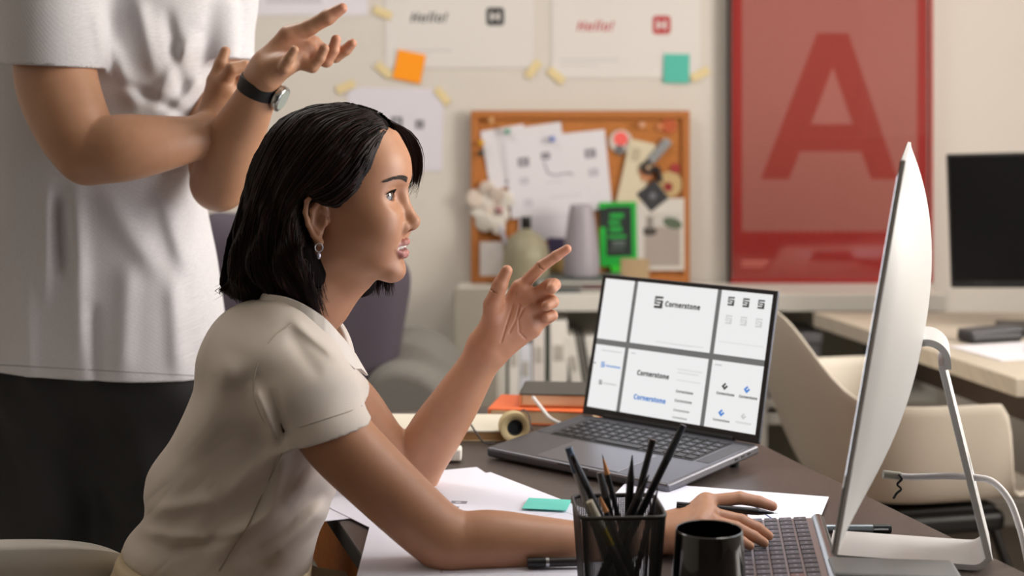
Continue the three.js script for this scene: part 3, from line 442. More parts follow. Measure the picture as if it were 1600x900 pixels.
// ---------------------------------------------------------------- the work desk
const DA = 17 * Math.PI / 180, DS = V(Math.sin(DA), 0, Math.cos(DA)), DP = V(Math.cos(DA), 0, -Math.sin(DA));
{
  const A = V(-0.227, 0, -2.07), w = 0.76, s0 = -0.72, s1 = 0.98, c = A.clone().addScaledVector(DP, w / 2).addScaledVector(DS, (s0 + s1) / 2);
  const d = thing('work_desk', 'dark topped work desk with wooden frame in the foreground', 'desk', c); d.rotation.y = DA;
  const L = s1 - s0, top = uvFrom(rbox(w, 0.004, L, 0.0015, 2), (x, y, z) => [x * 2, z * 2 + y]);
  part('desktop', top, mat(0xffffff, 0.42, { map: T.deskgrain }), d, V(0, DESK_Y - 0.002, 0));
  part('desktop_core', rbox(w - 0.001, 0.0245, L - 0.001, 0.002, 2), mat(0x1d1f20, 0.6), d, V(0, DESK_Y - 0.0163, 0));
  const wm = mat(0xffffff, 0.6, { map: T.wood, color: 0xffdfae });
  for (const sx of [-1, 1]) part('apron', uvFrom(rbox(0.022, 0.12, L - 0.1, 0.003), (x, y, z) => [z * 1.5, y * 1.5]), wm, d, V(sx * (w / 2 - 0.03), DESK_Y - 0.0885, 0));
  for (const sz of [-1, 1]) part('end_rail', uvFrom(rbox(w - 0.1, 0.085, 0.022, 0.003), (x, y, z) => [x * 1.5, y * 1.5]), wm, d, V(0, DESK_Y - 0.071, sz * (L / 2 - 0.06)));
  for (const sx of [-1, 1]) for (const sz of [-1, 1]) part('leg', rbox(0.05, DESK_Y - 0.03, 0.05, 0.004), wm, d, V(sx * (w / 2 - 0.04), (DESK_Y - 0.03) / 2, sz * (L / 2 - 0.06)));
}
// sheets lying on the desk: corner, long direction, sizes
let sheetY = DESK_Y + 0.0006;
function deskSheet(name, label, corner, dir, len, wid, tex, color, group) {
  const e1 = dir.clone().setY(0).normalize(), e2 = V(-e1.z, 0, e1.x).multiplyScalar(Math.sign(wid)); wid = Math.abs(wid);
  const c = corner.clone().addScaledVector(e1, len / 2).addScaledVector(e2, wid / 2);
  sheetY += 0.0013;
  const g = new THREE.BoxGeometry(len, 0.001, wid);
  const m = single(name, g, tex ? mat(0xffffff, 0.85, { map: tex }) : mat(color, 0.85), label, 'paper', V(c.x, sheetY, c.z), group);
  m.rotation.y = Math.atan2(-e1.z, e1.x); return m;
}
{
  const g = 'drawing sheets on the work desk', paper = (f) => canvasTex(512, 362, (c, w, h) => { c.fillStyle = '#e6e7f4'; c.fillRect(0, 0, w, h); if (f) f(c, w, h); });
  const d1 = V(0.547, 0, 0.837);
  deskSheet('drawing_sheet', 'white sheet corner showing behind the pointing arm\'s elbow', V(-0.055, 0, -2.40), V(-0.93, 0, 0.36), 0.297, -0.21, paper(), null, g);
  deskSheet('drawing_sheet', 'large white sheet with small logo sketches under the woman\'s forearm', V(-0.033, 0, -2.362), d1, 0.42, 0.297, paper((c, w, h) => {
    c.fillStyle = '#8e8c98'; for (const [x, y] of [[150, 160], [172, 190], [196, 222], [232, 262]]) { c.save(); c.translate(x, y); c.rotate(-0.9); c.fillRect(-14, -9, 28, 18); c.fillStyle = '#e6e7f4'; c.fillRect(-6, -3, 10, 5); c.restore(); c.fillStyle = '#8e8c98'; }
    c.strokeStyle = '#c3c1cb'; c.lineWidth = 2; c.strokeRect(300, 40, 120, 60); c.strokeRect(300, 140, 120, 60);
  }), null, g);
  deskSheet('drawing_sheet', 'white sheet overhanging the desk edge beside the woman\'s waist', onDesk(578, 826), V(0.02, 0, 1), 0.297, -0.36, paper((c) => { c.strokeStyle = '#b9b7c2'; c.lineWidth = 3; c.strokeRect(60, 60, 300, 200); c.fillStyle = '#cfcdd8'; c.fillRect(90, 100, 60, 60); }), null, g);
  deskSheet('drawing_sheet', 'bright white sheet with a pen sketch beyond the writing hand', onDesk(1295, 783), V(-0.955, 0, -0.3), 0.297, -0.2, paper((c, w, h) => { c.strokeStyle = '#4d5680'; c.lineWidth = 5; c.beginPath(); c.moveTo(90, 80); c.lineTo(130, 150); c.lineTo(160, 210); c.lineTo(190, 250); c.stroke(); c.fillStyle = '#aeb4c8'; c.fillRect(90, 60, 60, 12); c.fillStyle = '#7fa3d8'; c.fillRect(150, 262, 70, 14); }), null, g);
  const tn = deskSheet('sticky_note', 'teal sticky note on the large sheet beside the pencil cup', onDesk(826, 786), V(1, 0, 0.18), 0.062, 0.055, null, 0x6fd6c8, 'sticky notes'); tn.userData.category = 'sticky note';
}

// ---------------------------------------------------------------- laptop
const word = (c, x, y, s, col, text = 'Cornerstone') => { c.fillStyle = col; c.font = `bold ${s}px sans-serif`; c.fillText(text, x, y); c.strokeStyle = col; c.lineWidth = s / 22; c.strokeText(text, x, y); };
const mark = (c, x, y, s, col, bg = '#eeeeee') => { c.fillStyle = col; c.fillRect(x, y, s, s * 1.15); c.fillStyle = bg; c.fillRect(x + s * 0.3, y + s * 0.2, s * 0.7, s * 0.16); c.fillRect(x + s * 0.3, y + s * 0.52, s * 0.45, s * 0.14); c.fillRect(x, y + s * 0.78, s * 0.68, s * 0.14); c.fillRect(x + s * 0.14, y + s * 0.14, s * 0.08, s * 0.5); };
const diamond = (c, x, y, s, col) => { c.fillStyle = col; c.save(); c.translate(x, y); c.rotate(Math.PI / 4); c.fillRect(-s / 2, -s / 2, s, s); c.fillStyle = '#eeeeee'; c.fillRect(-s * 0.12, -s / 2, s * 0.22, s * 0.6); c.restore(); };
{
  const t = thing('laptop', 'open dark grey laptop showing a logo presentation on its screen', 'laptop', V(0.2549, DESK_Y, -2.533)); t.rotation.y = -0.7177;
  const W = 0.3557, D = 0.248, base = part('base', rbox(W, 0.0155, D, 0.005, 4).translate(0, -0.00775, D / 2), M.spaceGrey, t, V(0, 0.034, 0), [0.062, 0, 0]);
  part('keyboard_well', rbox(0.282, 0.001, 0.112, 0.0004), mat(0x0c0c0f, 0.6), base, V(0, 0.0002, 0.075));
  part('trackpad', rbox(0.16, 0.001, 0.1, 0.0004), mat(0x74747b, 0.35, { metalness: 0.8 }), base, V(0, 0.0001, 0.19));
  for (const s of [-1, 1]) part('speaker_grille', rbox(0.024, 0.0008, 0.108, 0.0003), mat(0x4c4c51, 0.7), base, V(s * 0.158, 0.0001, 0.075));
  const km = mat(0x17171a, 0.5), kg = rbox(0.0155, 0.0016, 0.0155, 0.0006, 1), kb = rbox(0.0155, 0.0016, 0.009, 0.0006, 1), space = rbox(0.088, 0.0016, 0.0155, 0.0006, 1), lm = mat(0x7c7c88, 0.6), lg = new THREE.BoxGeometry(0.004, 0.0003, 0.004);
  for (let r = 0; r < 6; r++) {
    const z = 0.027 + (r ? 0.0155 + (r - 1) * 0.0187 : 0), n = 14;
    for (let i = 0; i < n; i++) {
      if (r === 5 && i >= 4 && i <= 8) { if (i === 6) part('key', space, km, base, V(-0.009 + 0.0, 0.0012, z)); continue; }
      const k = part('key', r ? kg : kb, km, base, V(-0.1295 + i * 0.01993, 0.0012, z));
    }
  }
  const legends = []; for (let r = 1; r < 5; r++) for (let i = 0; i < 14; i++) legends.push(at(lg.clone(), -0.1295 + i * 0.01993, 0.00215, 0.0425 + (r - 1) * 0.0187));
  part('key_legends', merge(legends), lm, base);
  part('opening_notch', rbox(0.06, 0.004, 0.003, 0.0015), mat(0x3a3a3e, 0.5), base, V(0, -0.003, D - 0.0012));
  for (const s of [-1, 1]) for (let i = 0; i < (s > 0 ? 3 : 4); i++) part('port', rbox(0.001, 0.004, 0.009, 0.0004), M.black, base, V(s * W / 2, -0.0075, 0.03 + i * 0.018));
  for (const [x, z] of [[-0.15, 0.03], [0.15, 0.03], [-0.15, D - 0.03], [0.15, D - 0.03]]) part('rubber_foot', new THREE.CylinderGeometry(0.008, 0.007, z < 0.1 ? 0.016 : 0.003, 16), M.rubber, base, V(x, -0.0155 - (z < 0.1 ? 0.008 : 0.0012), z));
  part('hinge', new THREE.CylinderGeometry(0.006, 0.006, 0.26, 16).rotateZ(Math.PI / 2), M.rubber, t, V(0, 0.034, -0.002));
  const lid = part('lid', rbox(W, 0.243, 0.006, 0.0028, 3).translate(0, 0.1215, -0.003), M.spaceGrey, t, V(0, 0.034, 0), [-0.2426, 0, 0]);
  part('bezel', rbox(W - 0.002, 0.241, 0.001, 0.0004), M.black, lid, V(0, 0.1215, 0.0003));
  const tex = canvasTex(1536, 992, (c, w, h) => {
    c.fillStyle = '#6c6c6c'; c.fillRect(0, 0, w, h); const X = [0, 286, 320, 1060, 1096, w], y1 = 468, y2 = 512; c.fillStyle = '#eeeeee';
    for (const [a, b] of [[X[0], X[1]], [X[2], X[3]], [X[4], X[5]]]) { c.fillRect(a, 0, b - a, y1); c.fillRect(a, y2, b - a, h - y2); }
    mark(c, 500, 96, 78, '#262626'); word(c, 600, 166, 54, '#262626'); c.fillStyle = '#dcdcdc'; c.fillRect(560, 432, 440, 8); c.fillRect(700, 12 + 424, 200, 8);
    for (let i = 0; i < 3; i++) { mark(c, 1160 + i * 130, 44, 56, '#303030'); mark(c, 1160 + i * 130, 178, 56, '#d0d0d0'); } c.fillStyle = '#e0e0e0'; c.fillRect(1130, 372, 380, 8);
    mark(c, 76, 640, 36, '#4a86d0'); word(c, 122, 674, 24, '#4a86d0'); mark(c, 80, 778, 30, '#6a6a6a'); word(c, 120, 806, 22, '#c4c4c4'); c.fillStyle = '#d4d4d4'; c.fillRect(60, 548, 200, 10); c.fillStyle = '#303030'; c.fillRect(4, 652, 20, 8);
    word(c, 430, 700, 50, '#262626'); word(c, 430, 880, 50, '#2f76c8');
    c.fillStyle = '#dedede'; c.fillRect(800, 610, 220, 12); c.fillRect(800, 634, 190, 12); c.fillRect(800, 690, 220, 10); word(c, 808, 784, 26, '#4a4a4a'); word(c, 808, 852, 26, '#6a6a6a'); word(c, 808, 920, 24, '#8a8a8a'); word(c, 808, 972, 22, '#9a9a9a'); c.fillStyle = '#bdbdbd'; c.fillRect(350, 540, 40, 8); c.fillRect(1120, 540, 60, 8);
    diamond(c, 1230, 690, 38, '#3a3a3a'); word(c, 1165, 752, 26, '#3a3a3a'); diamond(c, 1420, 690, 38, '#3d7fd0'); word(c, 1360, 752, 26, '#3a3a3a'); diamond(c, 1230, 880, 38, '#3d7fd0'); word(c, 1165, 940, 24, '#6a6a6a'); diamond(c, 1420, 880, 32, '#c6c6c6'); word(c, 1360, 932, 22, '#cccccc');
  });
  const sg = uvFrom(new THREE.BoxGeometry(W - 0.018, 0.222, 0.0006), (x, y) => [x / (W - 0.018) + 0.5, y / 0.222 + 0.5]);
  part('screen', sg, mat(0x000000, 0.3, { emissive: 0xffffff, emissiveMap: tex, emissiveIntensity: LAPTOP_GLOW }), lid, V(0, 0.1245, 0.0008));
  t.updateMatrixWorld(true); const c = lid.localToWorld(V(0, 0.125, 0.006)), q = lid.localToWorld(V(0, 0.125, 1)); areaLight(0xf1f2ff, LAPTOP_GLOW * 0.8, W - 0.02, 0.215, c, q);
}

// ---------------------------------------------------------------- silver desktop computer seen from the side
{
  const t = thing('desktop_computer', 'silver all-in-one computer seen edge-on from behind', 'computer', V(0.4355, DESK_Y, -1.994)); t.rotation.y = -1.8335;
  const W = 0.65, H = 0.44, y0 = 0.08, body = new THREE.Group();
  const nx = 48, ny = 40, pos = [], idx = [], bul = (x, y) => { const a = Math.abs(2 * x / W), b = Math.abs(2 * y / H - 1); return 0.0045 + 0.057 * Math.pow(Math.max(0, 1 - Math.pow(a, 2.4)), 0.75) * Math.pow(Math.max(0, 1 - Math.pow(b, 2.3)), 0.85); };
  for (let s = 0; s < 2; s++) for (let j = 0; j <= ny; j++) for (let i = 0; i <= nx; i++) { const x = (i / nx - 0.5) * W, y = j / ny * H; pos.push(x, y, s ? -bul(x, y) : 0); }
  const id = (s, j, i) => s * (nx + 1) * (ny + 1) + j * (nx + 1) + i;
  for (let j = 0; j < ny; j++) for (let i = 0; i < nx; i++) { idx.push(id(0, j, i), id(0, j, i + 1), id(0, j + 1, i + 1), id(0, j, i), id(0, j + 1, i + 1), id(0, j + 1, i)); idx.push(id(1, j, i), id(1, j + 1, i + 1), id(1, j, i + 1), id(1, j, i), id(1, j + 1, i), id(1, j + 1, i + 1)); }
  const edge = (a0, b0, a1, b1) => idx.push(a0, b0, b1, a0, b1, a1);
  for (let i = 0; i < nx; i++) { edge(id(0, 0, i), id(1, 0, i), id(0, 0, i + 1), id(1, 0, i + 1)); edge(id(0, ny, i + 1), id(1, ny, i + 1), id(0, ny, i), id(1, ny, i)); }
  for (let j = 0; j < ny; j++) { edge(id(0, j + 1, 0), id(1, j + 1, 0), id(0, j, 0), id(1, j, 0)); edge(id(0, j, nx), id(1, j, nx), id(0, j + 1, nx), id(1, j + 1, nx)); }
  let g = new THREE.BufferGeometry(); g.setAttribute('position', new THREE.Float32BufferAttribute(pos, 3)); g.setIndex(idx); g = toCreasedNormals(g, 0.7);
  const aluM = mat(0xd6d8da, 0.38, { metalness: 0.3 });
  const hs = part('housing', g, aluM, t, V(0, y0, 0), [-0.166, 0, 0]);
  part('bezel', rbox(W - 0.004, H - 0.004, 0.0014, 0.0006), M.black, hs, V(0, H / 2, 0.0006));
  part('chin', rbox(W - 0.004, 0.075, 0.002, 0.0006), aluM, hs, V(0, 0.038, 0.0018));
  const gl = part('screen', new THREE.BoxGeometry(0.597, 0.336, 0.001), mat(0x000000, 0.2, { emissive: 0xf4f6ff, emissiveIntensity: IMAC_GLOW }), hs, V(0, 0.076 + 0.175, 0.0016));
  // stand: sheet with a round hole, a curl to the hinge and a foot
  const sw = 0.11, sl = 0.24, sh = new THREE.Shape(); sh.moveTo(-sw / 2, 0); sh.lineTo(sw / 2, 0); sh.lineTo(sw / 2, sl); sh.lineTo(-sw / 2, sl); sh.closePath(); const hole = new THREE.Path(); hole.absarc(0, 0.095, 0.026, 0, Math.PI * 2); sh.holes.push(hole);
  const sheetG = new THREE.ExtrudeGeometry(sh, { depth: 0.006, bevelEnabled: true, bevelThickness: 0.0012, bevelSize: 0.001, bevelSegments: 2, curveSegments: 24 });
  const tilt = 0.235;
  part('stand_leg', sheetG, aluM, t, V(0.02, 0.016, -0.176), [tilt, 0, 0]);
  const strip = (pts, wdt, th) => { const s = new THREE.Shape(); const up = [], dn = []; pts.forEach(([z, y], i) => { const a = pts[Math.max(0, i - 1)], b = pts[Math.min(pts.length - 1, i + 1)], dz = b[0] - a[0], dy = b[1] - a[1], l = Math.hypot(dz, dy); up.push([z - dy / l * th / 2, y + dz / l * th / 2]); dn.unshift([z + dy / l * th / 2, y - dz / l * th / 2]); }); [...up, ...dn].forEach(([z, y], i) => i ? s.lineTo(z, y) : s.moveTo(z, y)); return new THREE.ExtrudeGeometry(s, { depth: wdt, bevelEnabled: false }).rotateY(-Math.PI / 2).translate(wdt / 2, 0, 0); };
  const arc = (cz, cy, r, a0, a1, n = 10) => Array.from({ length: n + 1 }, (_, i) => { const a = lerp(a0, a1, i / n); return [cz + r * Math.cos(a), cy + r * Math.sin(a)]; });
  part('stand_hinge', strip([[-0.07, 0.280], [-0.084, 0.279], ...arc(-0.1, 0.254, 0.024, 1.25, 2.95), [-0.1245, 0.246]], sw, 0.0085), aluM, t, V(0.02, 0, 0));
  part('stand_foot', strip([[0.02, 0.0045], [-0.12, 0.0045], [-0.15, 0.0048], ...arc(-0.154, 0.024, 0.019, -1.57, -2.75, 8)], sw, 0.007), aluM, t, V(0.02, 0, 0));
  t.updateMatrixWorld(true); const c = gl.localToWorld(V(0, 0, 0.006)), q = gl.localToWorld(V(0, 0, 1)); areaLight(0xf4f6ff, IMAC_GLOW, 0.59, 0.33, c, q);
  // cable
  const z = 1.99, cb = thing('power_cable', 'pale grey cable looping from the silver computer past its stand', 'cable', V(0, 0, 0));
  const pts = [[1384, 741, 1.985], [1420, 745, 1.985], [1480, 744, 1.965], [1524, 746, 1.95], [1550, 752, 1.94], [1575, 778, 1.93], [1592, 820, 1.92], [1604, 870, 1.91], [1612, 925, 1.90]].map(a => P(...a));
  part('cord', tube(pts, 0.0042, 60, 10), mat(0xcfccd0, 0.5), cb); part('plug', rod(P(1380, 741, 1.985), P(1407, 744, 1.985), 0.0056), mat(0xa9a79c, 0.5), cb);
  part('twist_tie', tube([[1404, 741], [1409, 748], [1402, 757], [1408, 764], [1401, 771], [1396, 779]].map(([a, b], i) => P(a, b, 1.978 - 0.002 * (i % 2))), 0.0016, 30, 6), M.black, cb);
}

// ---------------------------------------------------------------- keyboard, mug, cup and pens
{
  const k = thing('keyboard', 'slim metal keyboard with dark keys under the woman\'s right hand', 'keyboard', V(0.338, DESK_Y, -1.93));
  const dir = Math.atan2(-0.024, 0.205); k.rotation.y = dir - 0.0;                 // local z runs along the rows
  const L = 0.29, Wd = 0.118;
  const plate = part('plate', rbox(Wd, 0.006, L, 0.0025, 3), mat(0x9b8e90, 0.4, { metalness: 0.7 }), k, V(0, 0.0085, 0), [0, 0, 0.07]);
  part('battery_tube', new THREE.CylinderGeometry(0.0095, 0.0095, L, 24).rotateX(Math.PI / 2), mat(0x9a9da0, 0.25, { metalness: 1 }), k, V(Wd / 2 - 0.002, 0.0105, 0));
  for (const s of [-1, 1]) part('tube_cap', new THREE.CylinderGeometry(0.0085, 0.0085, 0.004, 24).rotateX(Math.PI / 2), M.black, k, V(Wd / 2 - 0.002, 0.0105, s * L / 2));
  const km = [mat(0x4b474d, 0.5), mat(0x57535b, 0.5), mat(0x6b4a48, 0.5)], kg = rbox(0.0165, 0.004, 0.0155, 0.0012, 1);
  for (let r = 0; r < 5; r++) for (let i = 0; i < 15; i++) part('key', kg, r === 3 && i === 13 ? km[2] : km[(i + r) % 2], plate, V(-Wd / 2 + 0.014 + r * 0.0195, 0.0045, -L / 2 + 0.0145 + i * 0.0186));
  const lg = []; for (let r = 0; r < 5; r++) for (let i = 0; i < 15; i++) lg.push(at(new THREE.BoxGeometry(0.0035, 0.0003, 0.0045), -Wd / 2 + 0.014 + r * 0.0195, 0.0066, -L / 2 + 0.0145 + i * 0.0186)); part('key_legends', merge(lg), mat(0x85828e, 0.6), plate);

  const m = thing('mug', 'glossy black tapered mug in the foreground beside the pencil cup', 'mug', V((1108 - 800) * 1.73 / F, DESK_Y, -1.73));
  part('mug_body', lathe([[0.0001, 0.0], [0.036, 0], [0.0395, 0.003], [0.0425, 0.012], [0.0425, 0.03], [0.0395, 0.07], [0.0378, 0.094], [0.0371, 0.0955], [0.0362, 0.0945], [0.036, 0.08], [0.037, 0.03], [0.036, 0.008], [0.0001, 0.006]], 64), M.blackGloss, m);
  part('coffee', new THREE.CylinderGeometry(0.0358, 0.0358, 0.002, 40), mat(0x120a06, 0.1), m, V(0, 0.06, 0));
  part('handle', tube([V(-0.015, 0.078, -0.036), V(-0.022, 0.08, -0.056), V(-0.027, 0.052, -0.068), V(-0.022, 0.024, -0.058), V(-0.015, 0.022, -0.04)], 0.005, 30, 10), M.blackGloss, m);

  // square wire mesh cup
  const cz = 1.80, cx = (969 - 800) * 1.76 / F, H = 0.102, cup = thing('pencil_cup', 'square black wire mesh cup full of pens and pencils', 'pencil cup', V(cx, DESK_Y, -cz)); cup.rotation.y = 0.06;
  const wire = mat(0x3a3836, 0.45, { metalness: 0.5 }), half = y => lerp(0.042, 0.049, y / H), rc = 0.012;
  const ringPts = (y, grow = 0) => { const h = half(y) + grow, o = []; for (let q = 0; q < 4; q++) for (let i = 0; i <= 4; i++) { const a = q * Math.PI / 2 + i / 4 * Math.PI / 2, sx = [1, -1, -1, 1][q], sz = [1, 1, -1, -1][q]; o.push(V(sx * (h - rc) + rc * Math.cos(a), y, sz * (h - rc) + rc * Math.sin(a))); } return o; };
  part('rim', tube(ringPts(H, 0.0006), 0.0024, 96, 8, true), wire, cup); part('base_ring', tube(ringPts(0.003), 0.002, 96, 8, true), wire, cup);
  part('base_plate', rbox(0.082, 0.002, 0.082, 0.0008), wire, cup, V(0, 0.0015, 0));
  const wires = []; for (let y = 0.005; y < H - 0.002; y += 0.0021) { const p = ringPts(y); p.push(p[0]); for (let i = 0; i < p.length - 1; i++) wires.push(rod(p[i], p[i + 1], 0.0007, 0.0007, 3)); }
  for (let s = 0; s < 4; s++) for (let i = -19; i <= 19; i++) { const f = i / 19, a = V(f * half(0.004), 0.004, half(0.004)), b = V(f * half(H), H, half(H)); if (Math.abs(f) > 0.93) { a.z -= 0.003; b.z -= 0.003; } const r = s * Math.PI / 2; a.applyAxisAngle(V(0, 1, 0), r); b.applyAxisAngle(V(0, 1, 0), r); wires.push(rod(a, b, 0.0007, 0.0007, 3)); }
  const mesh = part('wire_mesh', merge(wires), wire, cup); mesh.userData.kind = 'stuff';
  // pens: foot inside the cup, tip in the picture
  const pen = (name, label, tx, ty, fx, dz, build, cat = 'pen') => {
    const foot = V(cx + fx, DESK_Y + 0.006, -cz + dz * 0.6), tip = P(tx, ty, cz - dz * 0.9), d = tip.clone().sub(foot), L = d.length();
    const g = thing(name, label, cat, foot, 'pens and pencils in the cup'); g.quaternion.setFromUnitVectors(V(0, 1, 0), d.normalize()); build(g, L); return g;
  };
  const wood = mat(0xc98a55, 0.7), lead = mat(0x222224, 0.5), blk = mat(0x121214, 0.35), hex = (r, h) => new THREE.CylinderGeometry(r, r, h, 6).translate(0, h / 2, 0), round = (r, h, r2 = r) => new THREE.CylinderGeometry(r2, r, h, 16).translate(0, h / 2, 0);
  const pencil = (body, len) => (g, L) => { part('barrel', hex(0.0036, L - 0.024), body, g); part('sharpened_wood', round(0.0035, 0.019, 0.001), wood, g, V(0, L - 0.024, 0)); part('lead', round(0.001, 0.006, 0.0003), lead, g, V(0, L - 0.006, 0)); };
  const marker = (body, capM, capL, r) => (g, L) => { part('barrel', round(r, L - capL), body, g); part('cap', round(r * 1.08, capL, r * 0.85), capM, g, V(0, L - capL, 0)); part('clip', rbox(0.002, capL * 0.8, 0.0016, 0.0006), capM, g, V(0, L - capL * 0.6, r * 1.25)); };
  const dark = (r) => (g, L) => { part('barrel', round(r, L - 0.03), blk, g); part('tip', round(r, 0.03, 0.0006), mat(0x2a2a2e, 0.4), g, V(0, L - 0.03, 0)); };
  pen('marker', 'pale grey marker with blue grey cap, leftmost in the cup', 888, 699, 0.0, 0.015, marker(mat(0xaaa9a6, 0.5), mat(0x4a5a70, 0.4), 0.03, 0.0052));
  pen('fineliner', 'black fineliner leaning left behind the blue-capped marker', 894, 712, 0.02, 0.028, marker(blk, blk, 0.04, 0.0042));
  pen('pencil', 'black pencil with orange sharpened wood tip in the cup', 941, 710, 0.022, -0.012, pencil(mat(0x1a1a1c, 0.4)), 'pencil');
  pen('fineliner', 'black pen with silver clip beside the orange-tipped pencil', 937, 738, 0.012, 0.006, marker(blk, mat(0x55575a, 0.3, { metalness: 0.7 }), 0.03, 0.0042));
  pen('ruling_pen', 'slim black pen with a long needle point in the cup\'s middle', 988, 711, 0.006, 0.004, dark(0.0046));
  pen('pencil', 'dark flat-topped pencil standing right of the needle pen', 1020, 687, -0.006, 0.012, (g, L) => { part('barrel', hex(0.0042, L), mat(0x1c1d1f, 0.45), g); part('ferrule', hex(0.0044, 0.01), mat(0x3a3a3c, 0.3, { metalness: 0.8 }), g, V(0, L - 0.0095, 0)); }, 'pencil');
  pen('fineliner', 'tallest black pen in the cup, leaning right towards the screen', 1068, 664, -0.016, -0.004, marker(mat(0x16171a, 0.3), mat(0x20262e, 0.35), 0.045, 0.0046));
  pen('brush_pen', 'black brush pen leaning left to right low in the cup', 1014, 742, -0.028, 0.02, dark(0.0052));
  pen('pencil', 'short black pencil with its point just above the cup\'s right rim', 1028, 762, 0.014, 0.03, dark(0.0036), 'pencil');
  pen('white_pencil', 'short cream-ended pencil with yellow band at the cup\'s front', 921, 783, 0.018, 0.045, (g, L) => { part('barrel', hex(0.0046, L - 0.058), mat(0x6e6c6a, 0.5), g); part('band', hex(0.0049, 0.022), mat(0xd9b818, 0.5), g, V(0, L - 0.058, 0)); part('cream_end', round(0.0049, 0.036, 0.0042), mat(0xc9c2ae, 0.6), g, V(0, L - 0.036, 0)); }, 'pencil');
  pen('pencil', 'pencil stub with pale point behind the cream-ended pencil', 935, 770, 0.024, 0.038, pencil(mat(0x222022, 0.45)), 'pencil');

  // loose things
  const lp = (name, label, a, b, r, build, lift = 0) => { const A = onDesk(...a), B = onDesk(...b); A.y = B.y = DESK_Y + r + lift; const d = B.clone().sub(A), L = d.length(), g = thing(name, label, 'pen', A); g.quaternion.setFromUnitVectors(V(0, 1, 0), d.normalize()); build(g, L); return g; };
  lp('ballpoint_pen', 'silver and black ballpoint lying behind the computer screen', [1286, 832], [1392, 832], 0.0055, (g, L) => { part('barrel', round(0.0052, L * 0.75), mat(0x8f9aa2, 0.3, { metalness: 0.7 }), g); part('cap', round(0.0055, L * 0.27), mat(0x24282c, 0.35), g, V(0, L * 0.73, 0)); part('clip', rbox(0.0022, L * 0.22, 0.0015, 0.0006), M.steel, g, V(0, L * 0.84, 0.006)); });
  lp('marker', 'black marker lying on the papers at the frame\'s bottom', [824, 896], [908, 894], 0.006, (g, L) => { part('cap', round(0.0062, L * 0.32), mat(0x151517, 0.4), g); part('barrel', round(0.0056, L * 0.68), mat(0x2c2628, 0.4), g, V(0, L * 0.32, 0)); part('ring', round(0.0064, 0.004), M.steel, g, V(0, L * 0.34, 0)); }, 0.007);
  const dr = thing('external_drive', 'flat grey box in front of the silver computer\'s foot', 'box', V(0.435, DESK_Y, -1.832)); part('box_shell', rbox(0.15, 0.022, 0.07, 0.006, 3), mat(0x77797b, 0.45), dr, V(0.02, 0.0115, 0)); part('front_light', rbox(0.006, 0.002, 0.001, 0.0004), mat(0xdddddd, 0.4), dr, V(0.06, 0.011, 0.0352)); dr.rotation.y = -0.1;
  const er = thing('eraser', 'white eraser block on the papers behind the pointing arm', 'eraser', onDesk(697, 720)); part('eraser_body', rbox(0.05, 0.02, 0.03, 0.004, 3), mat(0xe6e2d8, 0.8), er, V(0, 0.012, 0)); part('sleeve', rbox(0.03, 0.0212, 0.0312, 0.002), mat(0xd6d0c0, 0.7), er, V(-0.008, 0.012, 0));
  const nb = thing('notebook', 'cream topped notebook with tan sides on the far desk end', 'notebook', V(-0.115, DESK_Y, -2.655)); part('page_block', rbox(0.225, 0.014, 0.13, 0.002), mat(0xb08a5c, 0.85), nb, V(0, 0.0085, 0)); part('cover', rbox(0.23, 0.003, 0.135, 0.001), mat(0xe2dccb, 0.7), nb, V(0, 0.0168, 0)); part('cover', rbox(0.23, 0.002, 0.135, 0.0008), mat(0xcbb68e, 0.7), nb, V(0, 0.0012, 0)); nb.rotation.y = -0.02;
  const bk = (label, x, z, y, w, h, d, r, c) => { const b = thing('book', label, 'book', V(x, y, z), 'orange books at the far desk end'); b.rotation.y = r; part('page_block', rbox(w - 0.006, h - 0.005, d - 0.006, 0.0015), mat(0xe0c4a0, 0.9), b, V(0.002, h / 2, 0.001)); part('cover', rbox(w, 0.003, d, 0.001), mat(c[0], 0.55), b, V(0, h - 0.0015, 0)); part('cover', rbox(w, 0.003, d, 0.001), mat(c[1], 0.55), b, V(0, 0.0016, 0)); part('spine', rbox(0.004, h, d, 0.0015), mat(c[1], 0.55), b, V(-w / 2 + 0.002, h / 2, 0)); return b; };
  bk('thick orange book, lower of the two behind the tape roll', 0.062, -2.775, DESK_Y, 0.19, 0.027, 0.13, -0.18, [0xe8703c, 0xe07a48]);
  bk('dark covered book with orange sides on top of the orange book', 0.098, -2.79, DESK_Y + 0.0285, 0.16, 0.023, 0.12, -0.1, [0x46443f, 0xd98a58]);
  const tr = thing('tape_roll', 'roll of beige tape with dark core standing on its edge', 'tape roll', onDesk(803, 690).add(V(0, 0.0255, 0)));
  part('tape_ring', lathe([[0.0135, -0.011], [0.025, -0.011], [0.0252, -0.010], [0.0252, 0.010], [0.025, 0.011], [0.0135, 0.011], [0.0135, -0.011]], 48).rotateX(Math.PI / 2), mat(0xcdb98a, 0.6), tr);
  part('core', lathe([[0.0112, -0.0105], [0.0135, -0.0105], [0.0135, 0.0105], [0.0112, 0.0105], [0.0112, -0.0105]], 40).rotateX(Math.PI / 2), mat(0x2a2826, 0.7), tr); part('core_disc', new THREE.CylinderGeometry(0.0115, 0.0115, 0.004, 32).rotateX(Math.PI / 2), mat(0x1b1c20, 0.6), tr); tr.rotation.y = 0.18;
  const e1 = single('earphone_cable', tube([P(736, 664, 2.6), P(744, 676, 2.57), P(755, 690, 2.55), onDesk(765, 696).add(V(0, 0.003, 0)), onDesk(772, 694).add(V(0, 0.003, 0))], 0.0016, 40, 6), mat(0x35322f, 0.6), 'thin dark cable trailing off the notebook edge', 'cable');
